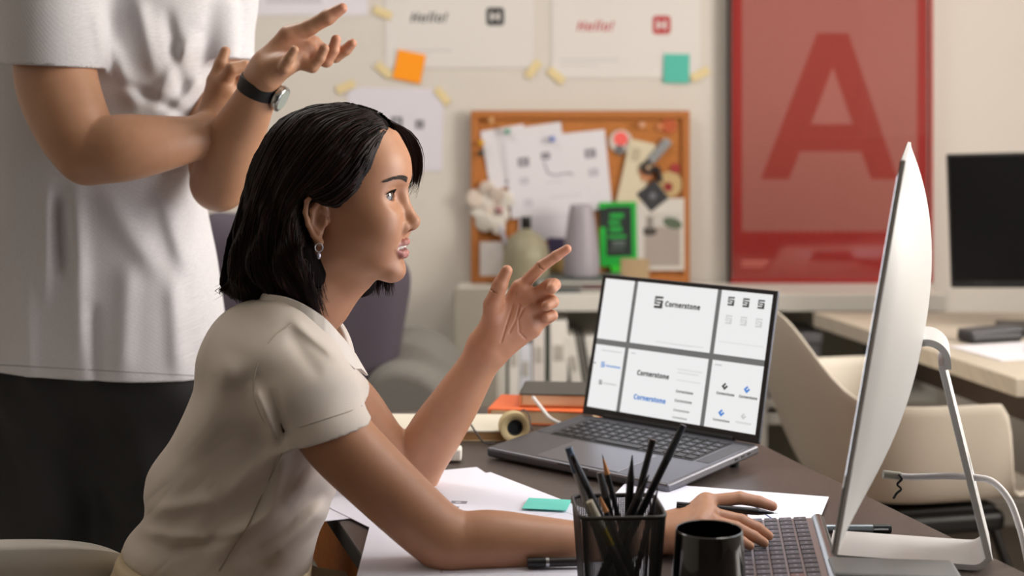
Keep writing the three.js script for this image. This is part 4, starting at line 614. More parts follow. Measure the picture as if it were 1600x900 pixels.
  const e2 = single('charging_cable', tube([P(833, 621, 2.72), P(840, 630, 2.7), P(848, 640, 2.685), P(858, 652, 2.66), P(872, 660, 2.64), P(885, 664, 2.63)], 0.0032, 40, 8), mat(0xe2e0de, 0.5), 'white cable draped over the orange books', 'cable');
  const e3 = single('earphone_cable', tube([P(818, 668, 2.63), P(812, 650, 2.66), P(818, 640, 2.68), P(826, 648, 2.66), P(829, 664, 2.64), P(832, 672, 2.62)], 0.0014, 40, 6), mat(0x4a4440, 0.6), 'thin dark cable looped over the tape roll beside the orange books', 'cable');
}

// ---------------------------------------------------------------- people: shared pieces
const skinMat = (o = {}) => pmat(0xffffff, 0.46, { vertexColors: true, ...o });
// a hand from joints: palm bones to each knuckle, then each finger as a chain
function handShapes(wrist, wristR, fingers, thumb, palmR, k = 0.011) {
  const out = [];
  fingers.forEach((f, i) => { out.push(cone(wrist[i], f[0][0], wristR, palmR, i ? 0.016 : 0.02)); });
  for (let i = 0; i < fingers.length - 1; i++) out.push(cone(fingers[i][0][0], fingers[i + 1][0][0], palmR * 0.92, palmR * 0.92, 0.012));
  for (const f of fingers) out.push(...chain(f, 0.0022, 0.004));
  out.push(...chain(thumb, 0.004, 0.016));
  return out;
}
const J = (px, py, z, r) => [P(px, py, z), r];

// head in its own axes: x forward, y up from eye level, z to the person's right; metres
const faceRows = table([[-0.124, 0.052, 0.035, 0.012], [-0.117, 0.064, 0.034, 0.022], [-0.11, 0.0725, 0.03, 0.0315], [-0.1, 0.0775, 0.022, 0.0405], [-0.085, 0.0775, 0.016, 0.0485], [-0.065, 0.0785, 0.016, 0.0555], [-0.045, 0.0795, 0.018, 0.061], [-0.02, 0.0785, 0.02, 0.0645], [0, 0.0785, 0.02, 0.0635], [0.02, 0.0815, 0.02, 0.0625], [0.05, 0.081, 0.02, 0.060], [0.075, 0.070, 0.02, 0.052]]);
const mir = (a) => [a, [a[0], a[1], -a[2]]];
const vv = a => V(a[0], a[1], a[2]);
const lipU = [[[0.0838, -0.0622, 0], 0.0037], [[0.0822, -0.0618, 0.009], 0.0038], [[0.0745, -0.0662, 0.0225], 0.0019]];
const lipL = [[[0.0812, -0.0775, 0], 0.0053], [[0.0797, -0.0768, 0.009], 0.0050], [[0.0735, -0.0690, 0.0222], 0.0019]];
const lipShapes = [lipU, lipL].map(l => { const o = []; for (const s of [1, -1]) for (let i = 0; i < 2; i++) o.push(cone(V(l[i][0][0], l[i][0][1], s * l[i][0][2]), V(l[i + 1][0][0], l[i + 1][0][1], s * l[i + 1][0][2]), l[i][1], l[i + 1][1], 0.003)); return o; });
const lipField = lipShapes.map(join);
const EYE = [0.0608, 0.0, 0.0312], EYE_R = 0.0134, EYE_IN = 0.0135, EYE_W = 0.0295;
const lidUp = t => 0.0078 * Math.pow(4 * t * (1 - t), 0.6), lidT = ez => clamp((ez + EYE_IN) / EYE_W, 0, 1);
const noseField = join([cone(V(0.0755, 0.006, 0), V(0.0858, -0.022, 0), 0.0068, 0.0072, 0.01), cone(V(0.0858, -0.022, 0), V(0.0930, -0.0335, 0), 0.0072, 0.0088, 0.006), cone(V(0.0925, -0.035, 0), V(0.0855, -0.0405, 0.0105), 0.0072, 0.0066, 0.006), cone(V(0.0925, -0.035, 0), V(0.0855, -0.0405, -0.0105), 0.0072, 0.0066, 0.006), cone(V(0.092, -0.040, 0), V(0.083, -0.046, 0), 0.0042, 0.0042, 0.006)]);
function earShapes(s) {
  const E = (x, y, z) => V(-0.010 + (x + 0.010) * 0.74, y, s * z), r = 0.0032;
  const helix = [[E(-0.002, -0.020, 0.068), r], [E(-0.004, -0.006, 0.0745), r], [E(-0.011, 0.003, 0.078), r], [E(-0.022, 0.004, 0.081), r], [E(-0.031, -0.004, 0.083), r], [E(-0.034, -0.018, 0.083), r], [E(-0.030, -0.034, 0.080), r], [E(-0.022, -0.048, 0.076), 0.0036], [E(-0.013, -0.057, 0.0725), 0.0052]];
  return [...chain(helix, 0.002, 0.004), ...chain([[E(-0.015, -0.006, 0.0765), 0.003], [E(-0.024, -0.016, 0.078), 0.003], [E(-0.024, -0.032, 0.076), 0.003], [E(-0.014, -0.046, 0.073), 0.0034]], 0.003), ball(E(-0.018, -0.026, 0.0705), 0.02, 0.004, 0.56, 1.45, 0.28), ball(E(-0.003, -0.030, 0.0705), 0.0055, 0.004, 0.8, 1.2, 1)];
}
const earField = [join(earShapes(1)), join(earShapes(-1))];
const cranium = ball(V(-0.008, 0.0245, 0), 0.083, 0.03, 1.1, 1, 0.875).f;
const chinBall = ball(V(0.0645, -0.102, 0), 0.0145, 0.02, 1, 0.9, 1.25).f;
const slit = ball(V(0.0845, -0.0692, 0), 0.0145, 0.004, 1, 0.17, 1.28).f;
const teethF = ball(V(0.0655, -0.0675, 0), 0.0155, 0.002, 1, 0.42, 1.15).f;
function headF(x, y, z) {
  const [xf, x0, w] = faceRows(y), az = Math.abs(z);
  const a = x > x0 ? xf - x0 : 0.062, n = x > x0 ? 2.25 : 2;
  const rho = Math.pow(Math.pow(Math.abs(x - x0) / a, n) + Math.pow(az / w, n), 1 / n);
  let d = (rho - 1) * Math.min(a, w) * 0.95;
  d = Math.max(d, -0.128 - y); d = smax(d, y - 0.085, 0.02);
  d = smax(d, (x - 0.078) * -0.33 + (y + 0.1155) * -0.944, 0.02);
  d = smin(d, cranium(x, y, z), 0.025);
  d = smin(d, chinBall(x, y, z), 0.014);
  // cheek and the hollow of the eye
  { const X = (x - 0.052) / 0.026, Y = (y + 0.034) / 0.024, Z = (az - 0.036) / 0.022; d = smin(d, (Math.sqrt(X * X + Y * Y + Z * Z) - 1) * 0.022, 0.03); }
  { const X = (x - 0.0875) / 0.0165, Y = (y - 0.001) / 0.0135, Z = (az - 0.027) / 0.021; d = smax(d, -(Math.sqrt(X * X + Y * Y + Z * Z) - 1) * 0.0135, 0.014); }
  d = smin(d, noseField(x, y, z), 0.009);
  // eyelids over the eyeball, cut open as an almond
  const ex = x - EYE[0], ey = y - EYE[1], ez = az - EYE[2], er = Math.sqrt(ex * ex + ey * ey + ez * ez);
  if (er < 0.04) {
    d = smin(d, er - (EYE_R + 0.0021), 0.006);
    const t = lidT(ez), up = lidUp(t), lo = 0.0054 * Math.pow(4 * t * (1 - t), 0.7), tilt = 0.0014 * (t - 0.4);
    const open = Math.max(ey - tilt - up, -(ey - tilt) - lo, Math.abs(ez + EYE_IN - EYE_W / 2) - EYE_W / 2, -ex - 0.005);
    d = smax(d, -open, 0.0012);
    if (er < EYE_R + 0.004) d = Math.min(d, er - (EYE_R - 0.0025));       // closed behind the eyeball
  }
  const mx = x - 0.08, my = y + 0.069;
  if (mx * mx + my * my < 0.003) {
    d = smin(d, lipField[0](x, y, z), 0.0035); d = smin(d, lipField[1](x, y, z), 0.0035);
    d = smax(d, -slit(x, y, z), 0.002); d = Math.min(d, teethF(x, y, z));
    // philtrum side and dip under the lip come from the profile rows; nostrils
  }
  for (const s of [1, -1]) { const X = (x - 0.0895) / 0.0042, Y = (y + 0.0462) / 0.0036, Z = (z - s * 0.0056) / 0.0027; if (X * X + Y * Y + Z * Z < 9) d = smax(d, -(Math.sqrt(X * X + Y * Y + Z * Z) - 1) * 0.0027, 0.0015); }
  if (az > 0.05 && x < 0.03) { d = smin(d, earField[z > 0 ? 0 : 1](x, y, z), 0.004); const X = (x + 0.0115) / 0.0068, Y = (y + 0.028) / 0.0125, Z = (az - 0.080) / 0.0075; d = smax(d, -(Math.sqrt(X * X + Y * Y + Z * Z) - 1) * 0.0075, 0.003); }
  return d;
}
function headColor(base, x, y, z) {
  const c = base.slice(), az = Math.abs(z);
  const mix = (t, k) => { t = clamp(t, 0, 1); for (let i = 0; i < 3; i++) c[i] = lerp(c[i], k[i], t); };
  if (x > 0.06 && y < -0.05 && y > -0.09) {
    const l = Math.min(lipField[0](x, y, z), lipField[1](x, y, z)); mix(1 - sstep(0.0002, 0.0016, l), [0.43, 0.175, 0.15]);
    if (slit(x, y, z) < 0.0016 && x < 0.0825) { mix(1, y > -0.0705 ? [0.72, 0.68, 0.62] : [0.25, 0.08, 0.07]); }
  }
  if (x > 0.05 && Math.abs(y) < 0.013) { const er = Math.hypot(x - EYE[0], y - EYE[1], az - EYE[2]); if (er < EYE_R + 0.0012) mix(1, [0.30, 0.13, 0.10]);
    const ez = az - EYE[2], t = lidT(ez), up = lidUp(t), tl = 0.0014 * (t - 0.4); if (er < EYE_R + 0.0035 && t > 0.02 && t < 0.99 && y - tl - up > -0.0012) mix(1 - sstep(0.0004, 0.0017, y - tl - up), [0.05, 0.03, 0.025]); }
  return c;
}
const skinNoise = (x, y, z) => 1 + 0.05 * N3(x * 60, y * 60, z * 60) + 0.05 * N3(x * 18, y * 18, z * 18) + 0.03 * N3(x * 220, y * 220, z * 220);

// tapered strand of hair
function strandGeometry(list, sides = 4) { // list of {pts, r}
  const pos = [], nor = [], idx = [];
  for (const { pts, r, flat = 1 } of list) {
    const n = pts.length, o = pos.length / 3; let side = null;
    for (let i = 0; i < n; i++) {
      const t = pts[Math.min(n - 1, i + 1)].clone().sub(pts[Math.max(0, i - 1)]).normalize();
      if (!side) { side = Math.abs(t.y) < 0.9 ? V(0, 1, 0).cross(t) : V(1, 0, 0).cross(t); } side = side.clone().addScaledVector(t, -side.dot(t)).normalize(); const up = t.clone().cross(side);
      const u = i / (n - 1), rad = r * (u < 0.1 ? 0.5 + u * 5 : 1) * (1 - 0.85 * sstep(0.6, 1, u));
      for (let s = 0; s < sides; s++) { const a = s / sides * Math.PI * 2, nx = side.clone().multiplyScalar(Math.cos(a)).addScaledVector(up, Math.sin(a)); pos.push(pts[i].x + nx.x * rad, pts[i].y + nx.y * rad, pts[i].z + nx.z * rad); nor.push(nx.x, nx.y, nx.z); }
    }
    for (let i = 0; i < n - 1; i++) for (let s = 0; s < sides; s++) { const a = o + i * sides + s, b = o + i * sides + (s + 1) % sides; idx.push(a, b, b + sides, a, b + sides, a + sides); }
  }
  const g = new THREE.BufferGeometry(); g.setAttribute('position', new THREE.Float32BufferAttribute(pos, 3)); g.setAttribute('normal', new THREE.Float32BufferAttribute(nor, 3)); g.setIndex(idx); return g;
}
function eyeball(parent, c, fwd, scale = 1, iris = [0.06, 0.032, 0.02]) {
  const g = new THREE.SphereGeometry(EYE_R * scale, 40, 32).rotateX(Math.PI / 2), p = g.attributes.position, col = new Float32Array(p.count * 3);
  for (let i = 0; i < p.count; i++) { const v = V(p.getX(i), p.getY(i), p.getZ(i)).normalize(), a = Math.acos(clamp(v.z, -1, 1)); const q = a < 0.2 ? [0.005, 0.005, 0.006] : a < 0.5 ? iris.map(k => k * (1 + 0.5 * Math.sin(Math.atan2(v.y, v.x) * 24))) : [0.5, 0.46, 0.44]; col.set(q, 3 * i); }
  g.setAttribute('color', new THREE.BufferAttribute(col, 3)); const m = part('eye', g, pmat(0xffffff, 0.12, { vertexColors: true, clearcoat: 1, clearcoatRoughness: 0.02 }), parent, c); m.quaternion.setFromUnitVectors(V(0, 0, 1), fwd.clone().normalize()); return m;
}
// axes of a head: centre, yaw towards the camera, nod
function headAxes(C, yaw, nod = 0, scale = 1) {
  const up0 = V(0, 1, 0), f0 = V(Math.cos(yaw), 0, Math.sin(yaw)), f = f0.clone().multiplyScalar(Math.cos(nod)).addScaledVector(up0, Math.sin(nod)), u = up0.clone().multiplyScalar(Math.cos(nod)).addScaledVector(f0, -Math.sin(nod)), r = f.clone().cross(u);
  return { C, f, u, r, s: scale, to(x, y, z) { return C.clone().addScaledVector(f, x * scale).addScaledVector(u, y * scale).addScaledVector(r, z * scale); }, from(x, y, z) { const dx = x - C.x, dy = y - C.y, dz = z - C.z; return [(dx * f.x + dy * f.y + dz * f.z) / scale, (dx * u.x + dy * u.y + dz * u.z) / scale, (dx * r.x + dy * r.y + dz * r.z) / scale]; } };
}
function polySdf(pts) { return (x, y) => { let d = 1e9, s = 1; for (let i = 0, j = pts.length - 1; i < pts.length; j = i++) { const [xi, yi] = pts[i], [xj, yj] = pts[j], ex = xj - xi, ey = yj - yi, wx = x - xi, wy = y - yi, t = clamp((wx * ex + wy * ey) / (ex * ex + ey * ey), 0, 1), bx = wx - ex * t, by = wy - ey * t; d = Math.min(d, bx * bx + by * by); const c1 = y >= yi, c2 = y < yj, c3 = ex * wy > ey * wx; if ((c1 && c2 && c3) || (!c1 && !c2 && !c3)) s = -s; } return s * Math.sqrt(d); }; }

// ---------------------------------------------------------------- the seated woman
{
  const Z = 2.05, woman = thing('person', 'seated woman in a cream short-sleeved polo shirt pointing at the screen', 'person', P(330, 960, Z).setY(0));
  const inv = woman.position.clone().multiplyScalar(-1);
  const own = g => g.translate(inv.x, inv.y, inv.z);                       // world geometry into the person's own axes
  const HA = headAxes(P(540, 304, Z), 0.2), PX = F / Z;
  const base = [0.46, 0.226, 0.127];
  // arms
  const zN = 1.90, zF = 2.28;
  const armN = [J(465, 585, 1.96, 0.043), J(522, 678, zN, 0.0435), J(602, 760, zN, 0.0405), J(676, 828, zN, 0.0375), J(706, 850, zN, 0.0335)];
  const foreN = [J(704, 851, zN, 0.0325), J(760, 845, zN + 0.005, 0.0355), J(840, 849, zN + 0.015, 0.0315), J(930, 851, zN + 0.03, 0.0255), J(1010, 842, zN + 0.055, 0.0225), J(1046, 833, zN + 0.065, 0.0225)];
  const armF = [J(470, 585, 2.17, 0.042), J(540, 625, 2.24, 0.041), J(600, 700, zF, 0.037), J(646, 742, zF + 0.01, 0.034)];
  const foreF = [J(648, 742, zF + 0.01, 0.031), J(672, 690, zF, 0.0385), J(712, 628, zF - 0.01, 0.034), J(746, 572, zF - 0.015, 0.027), J(762, 545, zF - 0.02, 0.0255)];
  // left hand, palm to the camera, first finger out
  const zl = 2.265;
  const wl = [P(752, 535, zl), P(762, 540, zl), P(768, 546, zl), P(774, 551, zl)];
  const left = handShapes(wl, 0.0165, [
    [J(812, 450, zl + 0.004, 0.0098), J(846, 416, zl, 0.0088), J(869, 400, zl - 0.002, 0.0080), J(886, 389, zl - 0.003, 0.0068)],
    [J(829, 466, zl + 0.004, 0.0102), J(859, 446, zl - 0.004, 0.0102), J(866, 445, zl - 0.020, 0.0094), J(862, 451, zl - 0.033, 0.0082)],
    [J(834, 490, zl + 0.003, 0.0100), J(861, 470, zl - 0.002, 0.0097), J(864, 472, zl - 0.020, 0.0089), J(854, 478, zl - 0.031, 0.0078)],
    [J(832, 513, zl + 0.001, 0.0092), J(860, 494, zl + 0.0, 0.0088), J(863, 493, zl - 0.015, 0.008), J(853, 496, zl - 0.025, 0.007)],
  ], [J(768, 520, zl - 0.008, 0.0165), J(770, 476, zl - 0.016, 0.0135), J(781, 446, zl - 0.02, 0.0108), J(792, 423, zl - 0.02, 0.0085)], 0.0105);
  left.push(cone(P(775, 525, zl - 0.006), P(815, 492, zl - 0.002), 0.016, 0.013, 0.016), cone(P(790, 535, zl - 0.004), P(828, 512, zl), 0.0135, 0.011, 0.014));
  // right hand over the keyboard
  const zr = 1.965;
  const wr = [P(1046, 826, zr), P(1048, 830, zr - 0.008), P(1050, 836, zr - 0.02), P(1050, 842, zr - 0.03)];
  const right = handShapes(wr, 0.0155, [
    [J(1103, 785, zr + 0.012, 0.0095), J(1156, 778, zr + 0.014, 0.0082), J(1186, 784, zr + 0.012, 0.0074), J(1207, 791, zr + 0.01, 0.0064)],
    [J(1104, 802, zr - 0.006, 0.0095), J(1158, 813, zr - 0.012, 0.0080), J(1184, 825, zr - 0.014, 0.0072), J(1201, 837, zr - 0.014, 0.0062)],
    [J(1100, 812, zr - 0.022, 0.0090), J(1150, 824, zr - 0.03, 0.0076), J(1178, 838, zr - 0.03, 0.0069), J(1194, 848, zr - 0.029, 0.006)],
    [J(1094, 822, zr - 0.036, 0.0085), J(1138, 834, zr - 0.047, 0.0068), J(1160, 846, zr - 0.047, 0.0062), J(1172, 853, zr - 0.046, 0.0056)],
  ], [J(1072, 815, zr + 0.016, 0.0135), J(1104, 806, zr + 0.034, 0.0098), J(1134, 808, zr + 0.03, 0.0086), J(1160, 804, zr + 0.022, 0.007)], 0.0105);
  const neck = [cone(P(470, 470, Z), P(500, 400, Z), 0.049, 0.05, 0.03), cone(P(440, 535, Z), P(478, 470, Z), 0.05, 0.049, 0.03), cone(P(520, 470, Z - 0.0), P(548, 430, Z), 0.02, 0.028, 0.03)];
  const trunk = [cone(P(430, 600, Z - 0.07), P(430, 600, Z + 0.07), 0.06, 0.06, 0.03), cone(P(430, 590, Z), P(350, 860, Z), 0.07, 0.07, 0.03), cone(P(430, 610, Z), P(465, 585, 1.965), 0.05, 0.042, 0.03), cone(P(430, 610, Z), P(470, 585, 2.16), 0.05, 0.042, 0.03)];
  const hd = { k: 0.022, cx: HA.C.x, cy: HA.C.y, cz: HA.C.z, R: 0.17, f: (x, y, z) => headF(...HA.from(x, y, z)) };
  const bodyF0 = join([hd, ...neck, ...trunk, ...limb(armN, 0.006, 0.03), ...limb(foreN, 0.006, 0.016), ...limb(armF, 0.006, 0.03), ...limb(foreF, 0.006, 0.02), ...left, ...right]);
  // lines of the open palm, pressed into its surface
  const onPalm = (a, b) => { let z = 2.15; for (let i = 0; i < 60; i++) { const p = P(a, b, z), d = bodyF0(p.x, p.y, p.z); if (d < 0.0002) break; z += Math.max(d * 0.8, 0.0003); } return P(a, b, z); };
  const creases = join([[[806, 458], [800, 480], [792, 505], [783, 535]], [[830, 474], [818, 482], [810, 498], [812, 520], [822, 530]], [[812, 476], [806, 500], [796, 520]], [[838, 420], [847, 428]].map(([a, b]) => [a + 2, b - 6]), [[766, 452], [776, 458]]].flatMap(l => chain(l.map(([a, b]) => [onPalm(a, b), 0.0011]), 0.0005)));
  const palmBox = around([onPalm(810, 490)], 0.09);
  const bodyF = (x, y, z) => { const d = bodyF0(x, y, z); return x > palmBox[0][0] && x < palmBox[1][0] && y > palmBox[0][1] && y < palmBox[1][1] && z > palmBox[0][2] && z < palmBox[1][2] ? smax(d, -creases(x, y, z), 0.0016) : d; };
  const tipsL = [P(889, 387, zl), P(866, 447, zl), P(868, 470, zl), P(865, 493, zl), P(794, 417, zl)], tipsR = [P(1211, 792, zr), P(1204, 839, zr), P(1197, 850, zr), P(1175, 855, zr)];
  const colorW = (x, y, z, nx, ny, nz) => {
    const [hx, hy, hz] = HA.from(x, y, z); let c = base;
    if (hx * hx + hy * hy + hz * hz < 0.03) c = headColor(base, hx, hy, hz);
    let k = 0; for (const t of tipsL) k = Math.max(k, 1 - Math.hypot(x - t.x, y - t.y, z - t.z) / 0.035);
    for (const t of tipsR) k = Math.max(k, 0.5 * (1 - Math.hypot(x - t.x, y - t.y, z - t.z) / 0.03));
    if (Math.abs(z + zl) < 0.06 && y > P(0, 560, zl).y && x < 0.1) k = Math.max(k, 0.25);
    const n = skinNoise(x, y, z), s = Math.max(0, k); return [c[0] * n * (1 + 0.18 * s), c[1] * n * (1 - 0.06 * s), c[2] * n * (1 - 0.02 * s)];
  };
  const all = [...armN, ...foreN, ...armF, ...foreF].map(j => j[0]);
  const handBox = (sh) => around(sh.map(s => V(s.cx, s.cy, s.cz)), 0.035);
  const faceBox = (() => { const pts = []; for (const x of [-0.045, 0.108]) for (const y of [-0.128, 0.1]) for (const z of [-0.07, 0.088]) pts.push(HA.to(x, y, z)); return around(pts, 0); })();
  const bg = fieldGeometry(bodyF, [{ box: around([...all, P(470, 400, Z), P(330, 900, Z), P(540, 170, Z), P(430, 300, Z)], 0.1), cell: 0.006 }, { box: around([P(640, 440, Z), P(425, 178, Z)], 0.085), cell: 0.004 }, { box: handBox(left), cell: 0.0019 }, { box: handBox(right), cell: 0.0019 }, { box: faceBox, cell: 0.0013 }], colorW);
  const body = part('body', own(bg), skinMat(), woman);
  // nails of the typing hand are covered by skin tone; eyes, brows and lashes
  for (const s of [1, -1]) eyeball(woman, HA.to(EYE[0], EYE[1], s * EYE[2]).add(inv), HA.f.clone().addScaledVector(HA.r, 0.3));
  const brows = [], lashes = [];
  const surf = (x0, y, z, off) => { let x = 0.12; for (let i = 0; i < 60; i++) { const d = headF(x, y, z); if (d < 0.0002) break; x -= Math.max(d * 0.7, 0.0004); } return [x + off, y, z]; };
  for (const s of [1, -1]) {
    for (let i = 0; i < 320; i++) { const t = rnd(), z0 = lerp(0.010, 0.050, t), y0 = 0.0208 + 0.0055 * Math.sin(Math.min(t * 1.25, 1.25) * 1.9) - 0.004 * t * t + rr(-0.0032, 0.0032) * (1.05 - 0.7 * t); const a = surf(0, y0, s * z0, 0.0003), b = surf(0, y0 + 0.0022 * (1 - t) + 0.0002, s * (z0 + 0.0045), 0.0007), m = surf(0, (a[1] + b[1]) / 2, (a[2] + b[2]) / 2, 0.0008); brows.push({ pts: [HA.to(...a), HA.to(...m), HA.to(...b)].map(p => p.add(inv)), r: 0.0003 }); }
    for (let i = 0; i < 34; i++) { const t = i / 33, ez = lerp(-0.0115, 0.0138, t), up = lidUp(lidT(ez)), rad = EYE_R + 0.0016, ex = Math.sqrt(Math.max(rad * rad - up * up - ez * ez, 0)), b = [EYE[0] + ex, EYE[1] + up, s * (EYE[2] + ez)], l = lerp(0.0045, 0.0075, t), o = 0.25 + 0.6 * t; lashes.push({ pts: [b, [b[0] + l * 0.6, b[1] + l * 0.05, b[2] + s * l * 0.4 * o], [b[0] + l * 0.95, b[1] + l * 0.5, b[2] + s * l * 0.75 * o]].map(q => HA.to(...q).add(inv)), r: 0.00036 }); }
  }
  const browM = mat(0x2e211b, 0.75); part('eyebrows', strandGeometry(brows), browM, woman); part('eyelashes', strandGeometry(lashes), mat(0x0c0908, 0.6), woman);

  // hair: a bob, volume first, strands over it
  const lx = (px, o = 0) => (px + o - 540) / (PX * 0.98), ly = py => (304 - py) / PX;
  const outline = polySdf([[617, 207], [607, 188], [594, 175], [573, 167], [548, 161], [515, 160], [480, 165], [450, 177], [425, 197], [405, 226], [392, 262], [382, 300], [373, 340], [365, 380], [356, 415], [346, 440], [356, 462], [390, 474], [430, 480], [480, 486], [512, 486], [530, 470], [600, 460], [620, 300], [628, 240]].map(([a, b]) => [lx(a), ly(b)]));
  const faceNear = polySdf([[620, 214], [612, 222], [596, 246], [580, 272], [566, 300], [542, 322], [514, 314], [498, 299], [485, 300], [484, 330], [489, 366], [500, 392], [510, 420], [514, 460], [508, 500], [740, 520], [740, 212]].map(([a, b], i) => [lx(a, i ? 17 : 4), ly(b)]));
  const faceFar = polySdf([[616, 212], [626, 232], [622, 262], [606, 300], [594, 350], [592, 410], [590, 470], [588, 500], [740, 520], [740, 212]].map(([a, b]) => [lx(a, -14), ly(b)]));
  const wide = table([[-0.17, 0.074], [-0.14, 0.083], [-0.08, 0.088], [-0.02, 0.086], [0.03, 0.0835], [0.08, 0.080], [0.13, 0.075]]);
  const hairVol = (x, y, z) => {
    const o = outline(x, y), s = sstep(-0.02, 0.02, z), f = lerp(faceFar(x, y), faceNear(x, y), s);
    let d = smax(o, Math.abs(z) - wide(y)[0], 0.085); d = smax(d, -f, 0.012);
    const wave = 0.0042 * Math.sin((x * 1.0 + z * 0.5) * 170 + 1.6 * Math.sin(y * 55) + 3 * N3(x * 12, y * 9, z * 12)) * sstep(0.03, -0.06, y) + 0.0022 * N3(x * 80, y * 16, z * 80) + 0.003 * N3(x * 25, y * 12, z * 25);
    return d + wave;
  };
  const hg = fieldGeometry((x, y, z) => hairVol(...HA.from(x, y, z)) + 0.0018, [{ box: around([P(335, 500, Z), P(640, 150, Z), HA.to(0, 0, 0.1), HA.to(0, 0, -0.1)], 0.012), cell: 0.003 }]);
  const hairM = pmat(0x180e0d, 0.5, { specularIntensity: 0.4 }), hair = part('hair', own(hg), pmat(0x0d0807, 0.85, { specularIntensity: 0.15 }), woman);
  const guides = [
    [[612, 206], [601, 232], [583, 266], [562, 298], [536, 316], [506, 302], [491, 326], [502, 395], [516, 487]],
    [[611, 200], [588, 222], [562, 252], [536, 284], [508, 298], [484, 318], [476, 365], [488, 420], [502, 484]],
    [[604, 187], [570, 204], [538, 240], [512, 270], [484, 300], [464, 345], [462, 400], [478, 440], [490, 485]],
    [[588, 174], [545, 190], [508, 226], [478, 266], [455, 310], [440, 360], [438, 410], [450, 450], [456, 484]],
    [[562, 165], [505, 180], [468, 218], [440, 262], [420, 310], [408, 362], [404, 412], [410, 450], [416, 482]],
    [[535, 160], [468, 176], [432, 212], [410, 258], [396, 308], [386, 360], [380, 410], [378, 446], [372, 474]],
    [[505, 164], [446, 186], [414, 222], [396, 264], [385, 310], [376, 360], [368, 408], [358, 438], [338, 452]],
  ];
  const flow = (s, t) => { const u = clamp(s, 0, 1) * (guides.length - 1), i = Math.min(Math.floor(u), guides.length - 2), w = u - i; const pick = g => { const q = t * (g.length - 1), j = Math.min(Math.floor(q), g.length - 2), v = q - j, a = g[Math.max(0, j - 1)], b = g[j], c = g[j + 1], d = g[Math.min(g.length - 1, j + 2)]; return [0, 1].map(n => 0.5 * (2 * b[n] + (c[n] - a[n]) * v + (2 * a[n] - 5 * b[n] + 4 * c[n] - d[n]) * v * v + (3 * b[n] - a[n] - 3 * c[n] + d[n]) * v * v * v)); }; const A = pick(guides[i]), B = pick(guides[i + 1]); return [lerp(A[0], B[0], w), lerp(A[1], B[1], w)]; };
  const strands = [], fine = [], brown = [], nearZ = (x, y, sg) => { let z = 0.1; for (let i = 0; i < 40; i++) { const d = hairVol(x, y, sg * z); if (d < 0.0003) return z; z -= Math.max(d * 0.8, 0.0008); if (z < 0) break; } return 0.004; };
  for (let n = 0; n < 3000; n++) {
    const sg = n % 3 === 2 ? -1 : 1, s = rnd() < 0.24 ? rnd() * 0.2 : clamp(rnd() * 1.04 - 0.02, 0, 1), lift = rr(-0.0015, 0.0026) * (rnd() < 0.12 ? 1.8 : 1), len = rr(0.9, 1.02), s2 = clamp(s + rr(-0.06, 0.06), 0, 1), pts = [], K = 22, ph = rnd() * 6.28; let zOld = null;
    const t0 = rnd() < 0.4 ? 0 : rnd() < 0.6 ? rr(0, 0.35) : rr(0.4, 0.65);
    for (let i = 0; i < K; i++) { const t = lerp(t0, len, i / (K - 1)), w = flow(lerp(s, s2, t), Math.min(t, 1)); let [a, b] = w; if (t > 1) b += (t - 1) * 160; a += (5 * Math.sin(2.2 * Math.sin(s * 16) + t * 9) + 2 * Math.sin(ph + t * 8)) * sstep(0.25, 0.8, t); const x = lx(a, sg > 0 ? 15 * sstep(0, 0.3, t) : 4), y = ly(b); let z = nearZ(x, y, sg); if (zOld !== null) z = clamp(z, zOld - 0.012, zOld + 0.012); zOld = z; pts.push(HA.to(x, y, sg * (z + lift)).add(inv)); }
    (n % 4 === 0 ? strands : n % 4 === 1 ? brown : fine).push({ pts, r: n % 4 ? rr(0.0006, 0.0011) : rr(0.0012, 0.002) });
  }
  // strands falling past the far side of the forehead and below the jaw
  for (let n = 0; n < 240; n++) { const j = n % 7 ? rr(-30, -6) : rr(-6, 4), k = rnd(), P_ = [[586 + 14 * k, 176 + 8 * k], [612 + 6 * k + j * 0.3, 187 + 6 * k], [637 + j * 0.7, 207], [650 + j, 234], [654 + j, 262], [650 + j, 288], [644 + j * 1.1, 314 - 22 * k]].slice(0, 5 + (n % 3)).flatMap((p, i, l) => i + 1 < l.length ? [p, [(p[0] + l[i + 1][0]) / 2 + 1.2, (p[1] + l[i + 1][1]) / 2 - 0.8]] : [p]); fine.push({ pts: P_.map(([a, b], i) => HA.to(lx(a, -12), ly(b), -lerp(0.012, 0.06, sstep(0, 6, i)) - 0.004 * k).add(inv)), r: rr(0.0004, 0.0009) }); }
  for (let n = 0; n < 160; n++) { const a0 = rr(560, 606), j = rr(-5, 5), e = rr(452, 474); fine.push({ pts: [[a0 - 6, 395], [a0 - 2, 420], [a0 + j * 0.4, 442], [a0 + j, e]].map(([a, b]) => HA.to(lx(a, -14), ly(b), -rr(0.062, 0.08)).add(inv)), r: rr(0.0008, 0.0014) }); }
  for (let n = 0; n < 70; n++) { const s = rr(0.7, 1), y0 = rr(415, 440), x0 = lerp(420, 356, (s - 0.7) / 0.3); fine.push({ pts: [[x0, y0 - 30], [x0 - 4, y0], [x0 - rr(6, 12), y0 + 18], [x0 - rr(10, 24), y0 + rr(22, 34)]].map(([a, b]) => HA.to(lx(a, 4), ly(b), rr(-0.05, 0.05)).add(inv)), r: rr(0.0005, 0.0009) }); }
  part('hair_locks', strandGeometry(strands), hairM, hair); part('brown_strands', strandGeometry(brown), pmat(0x3b2320, 0.48, { specularIntensity: 0.45 }), hair); part('fine_strands', strandGeometry(fine), pmat(0x1f1211, 0.48, { specularIntensity: 0.45 }), hair);
  hair.children.forEach(c => { c.userData.kind = 'stuff'; });
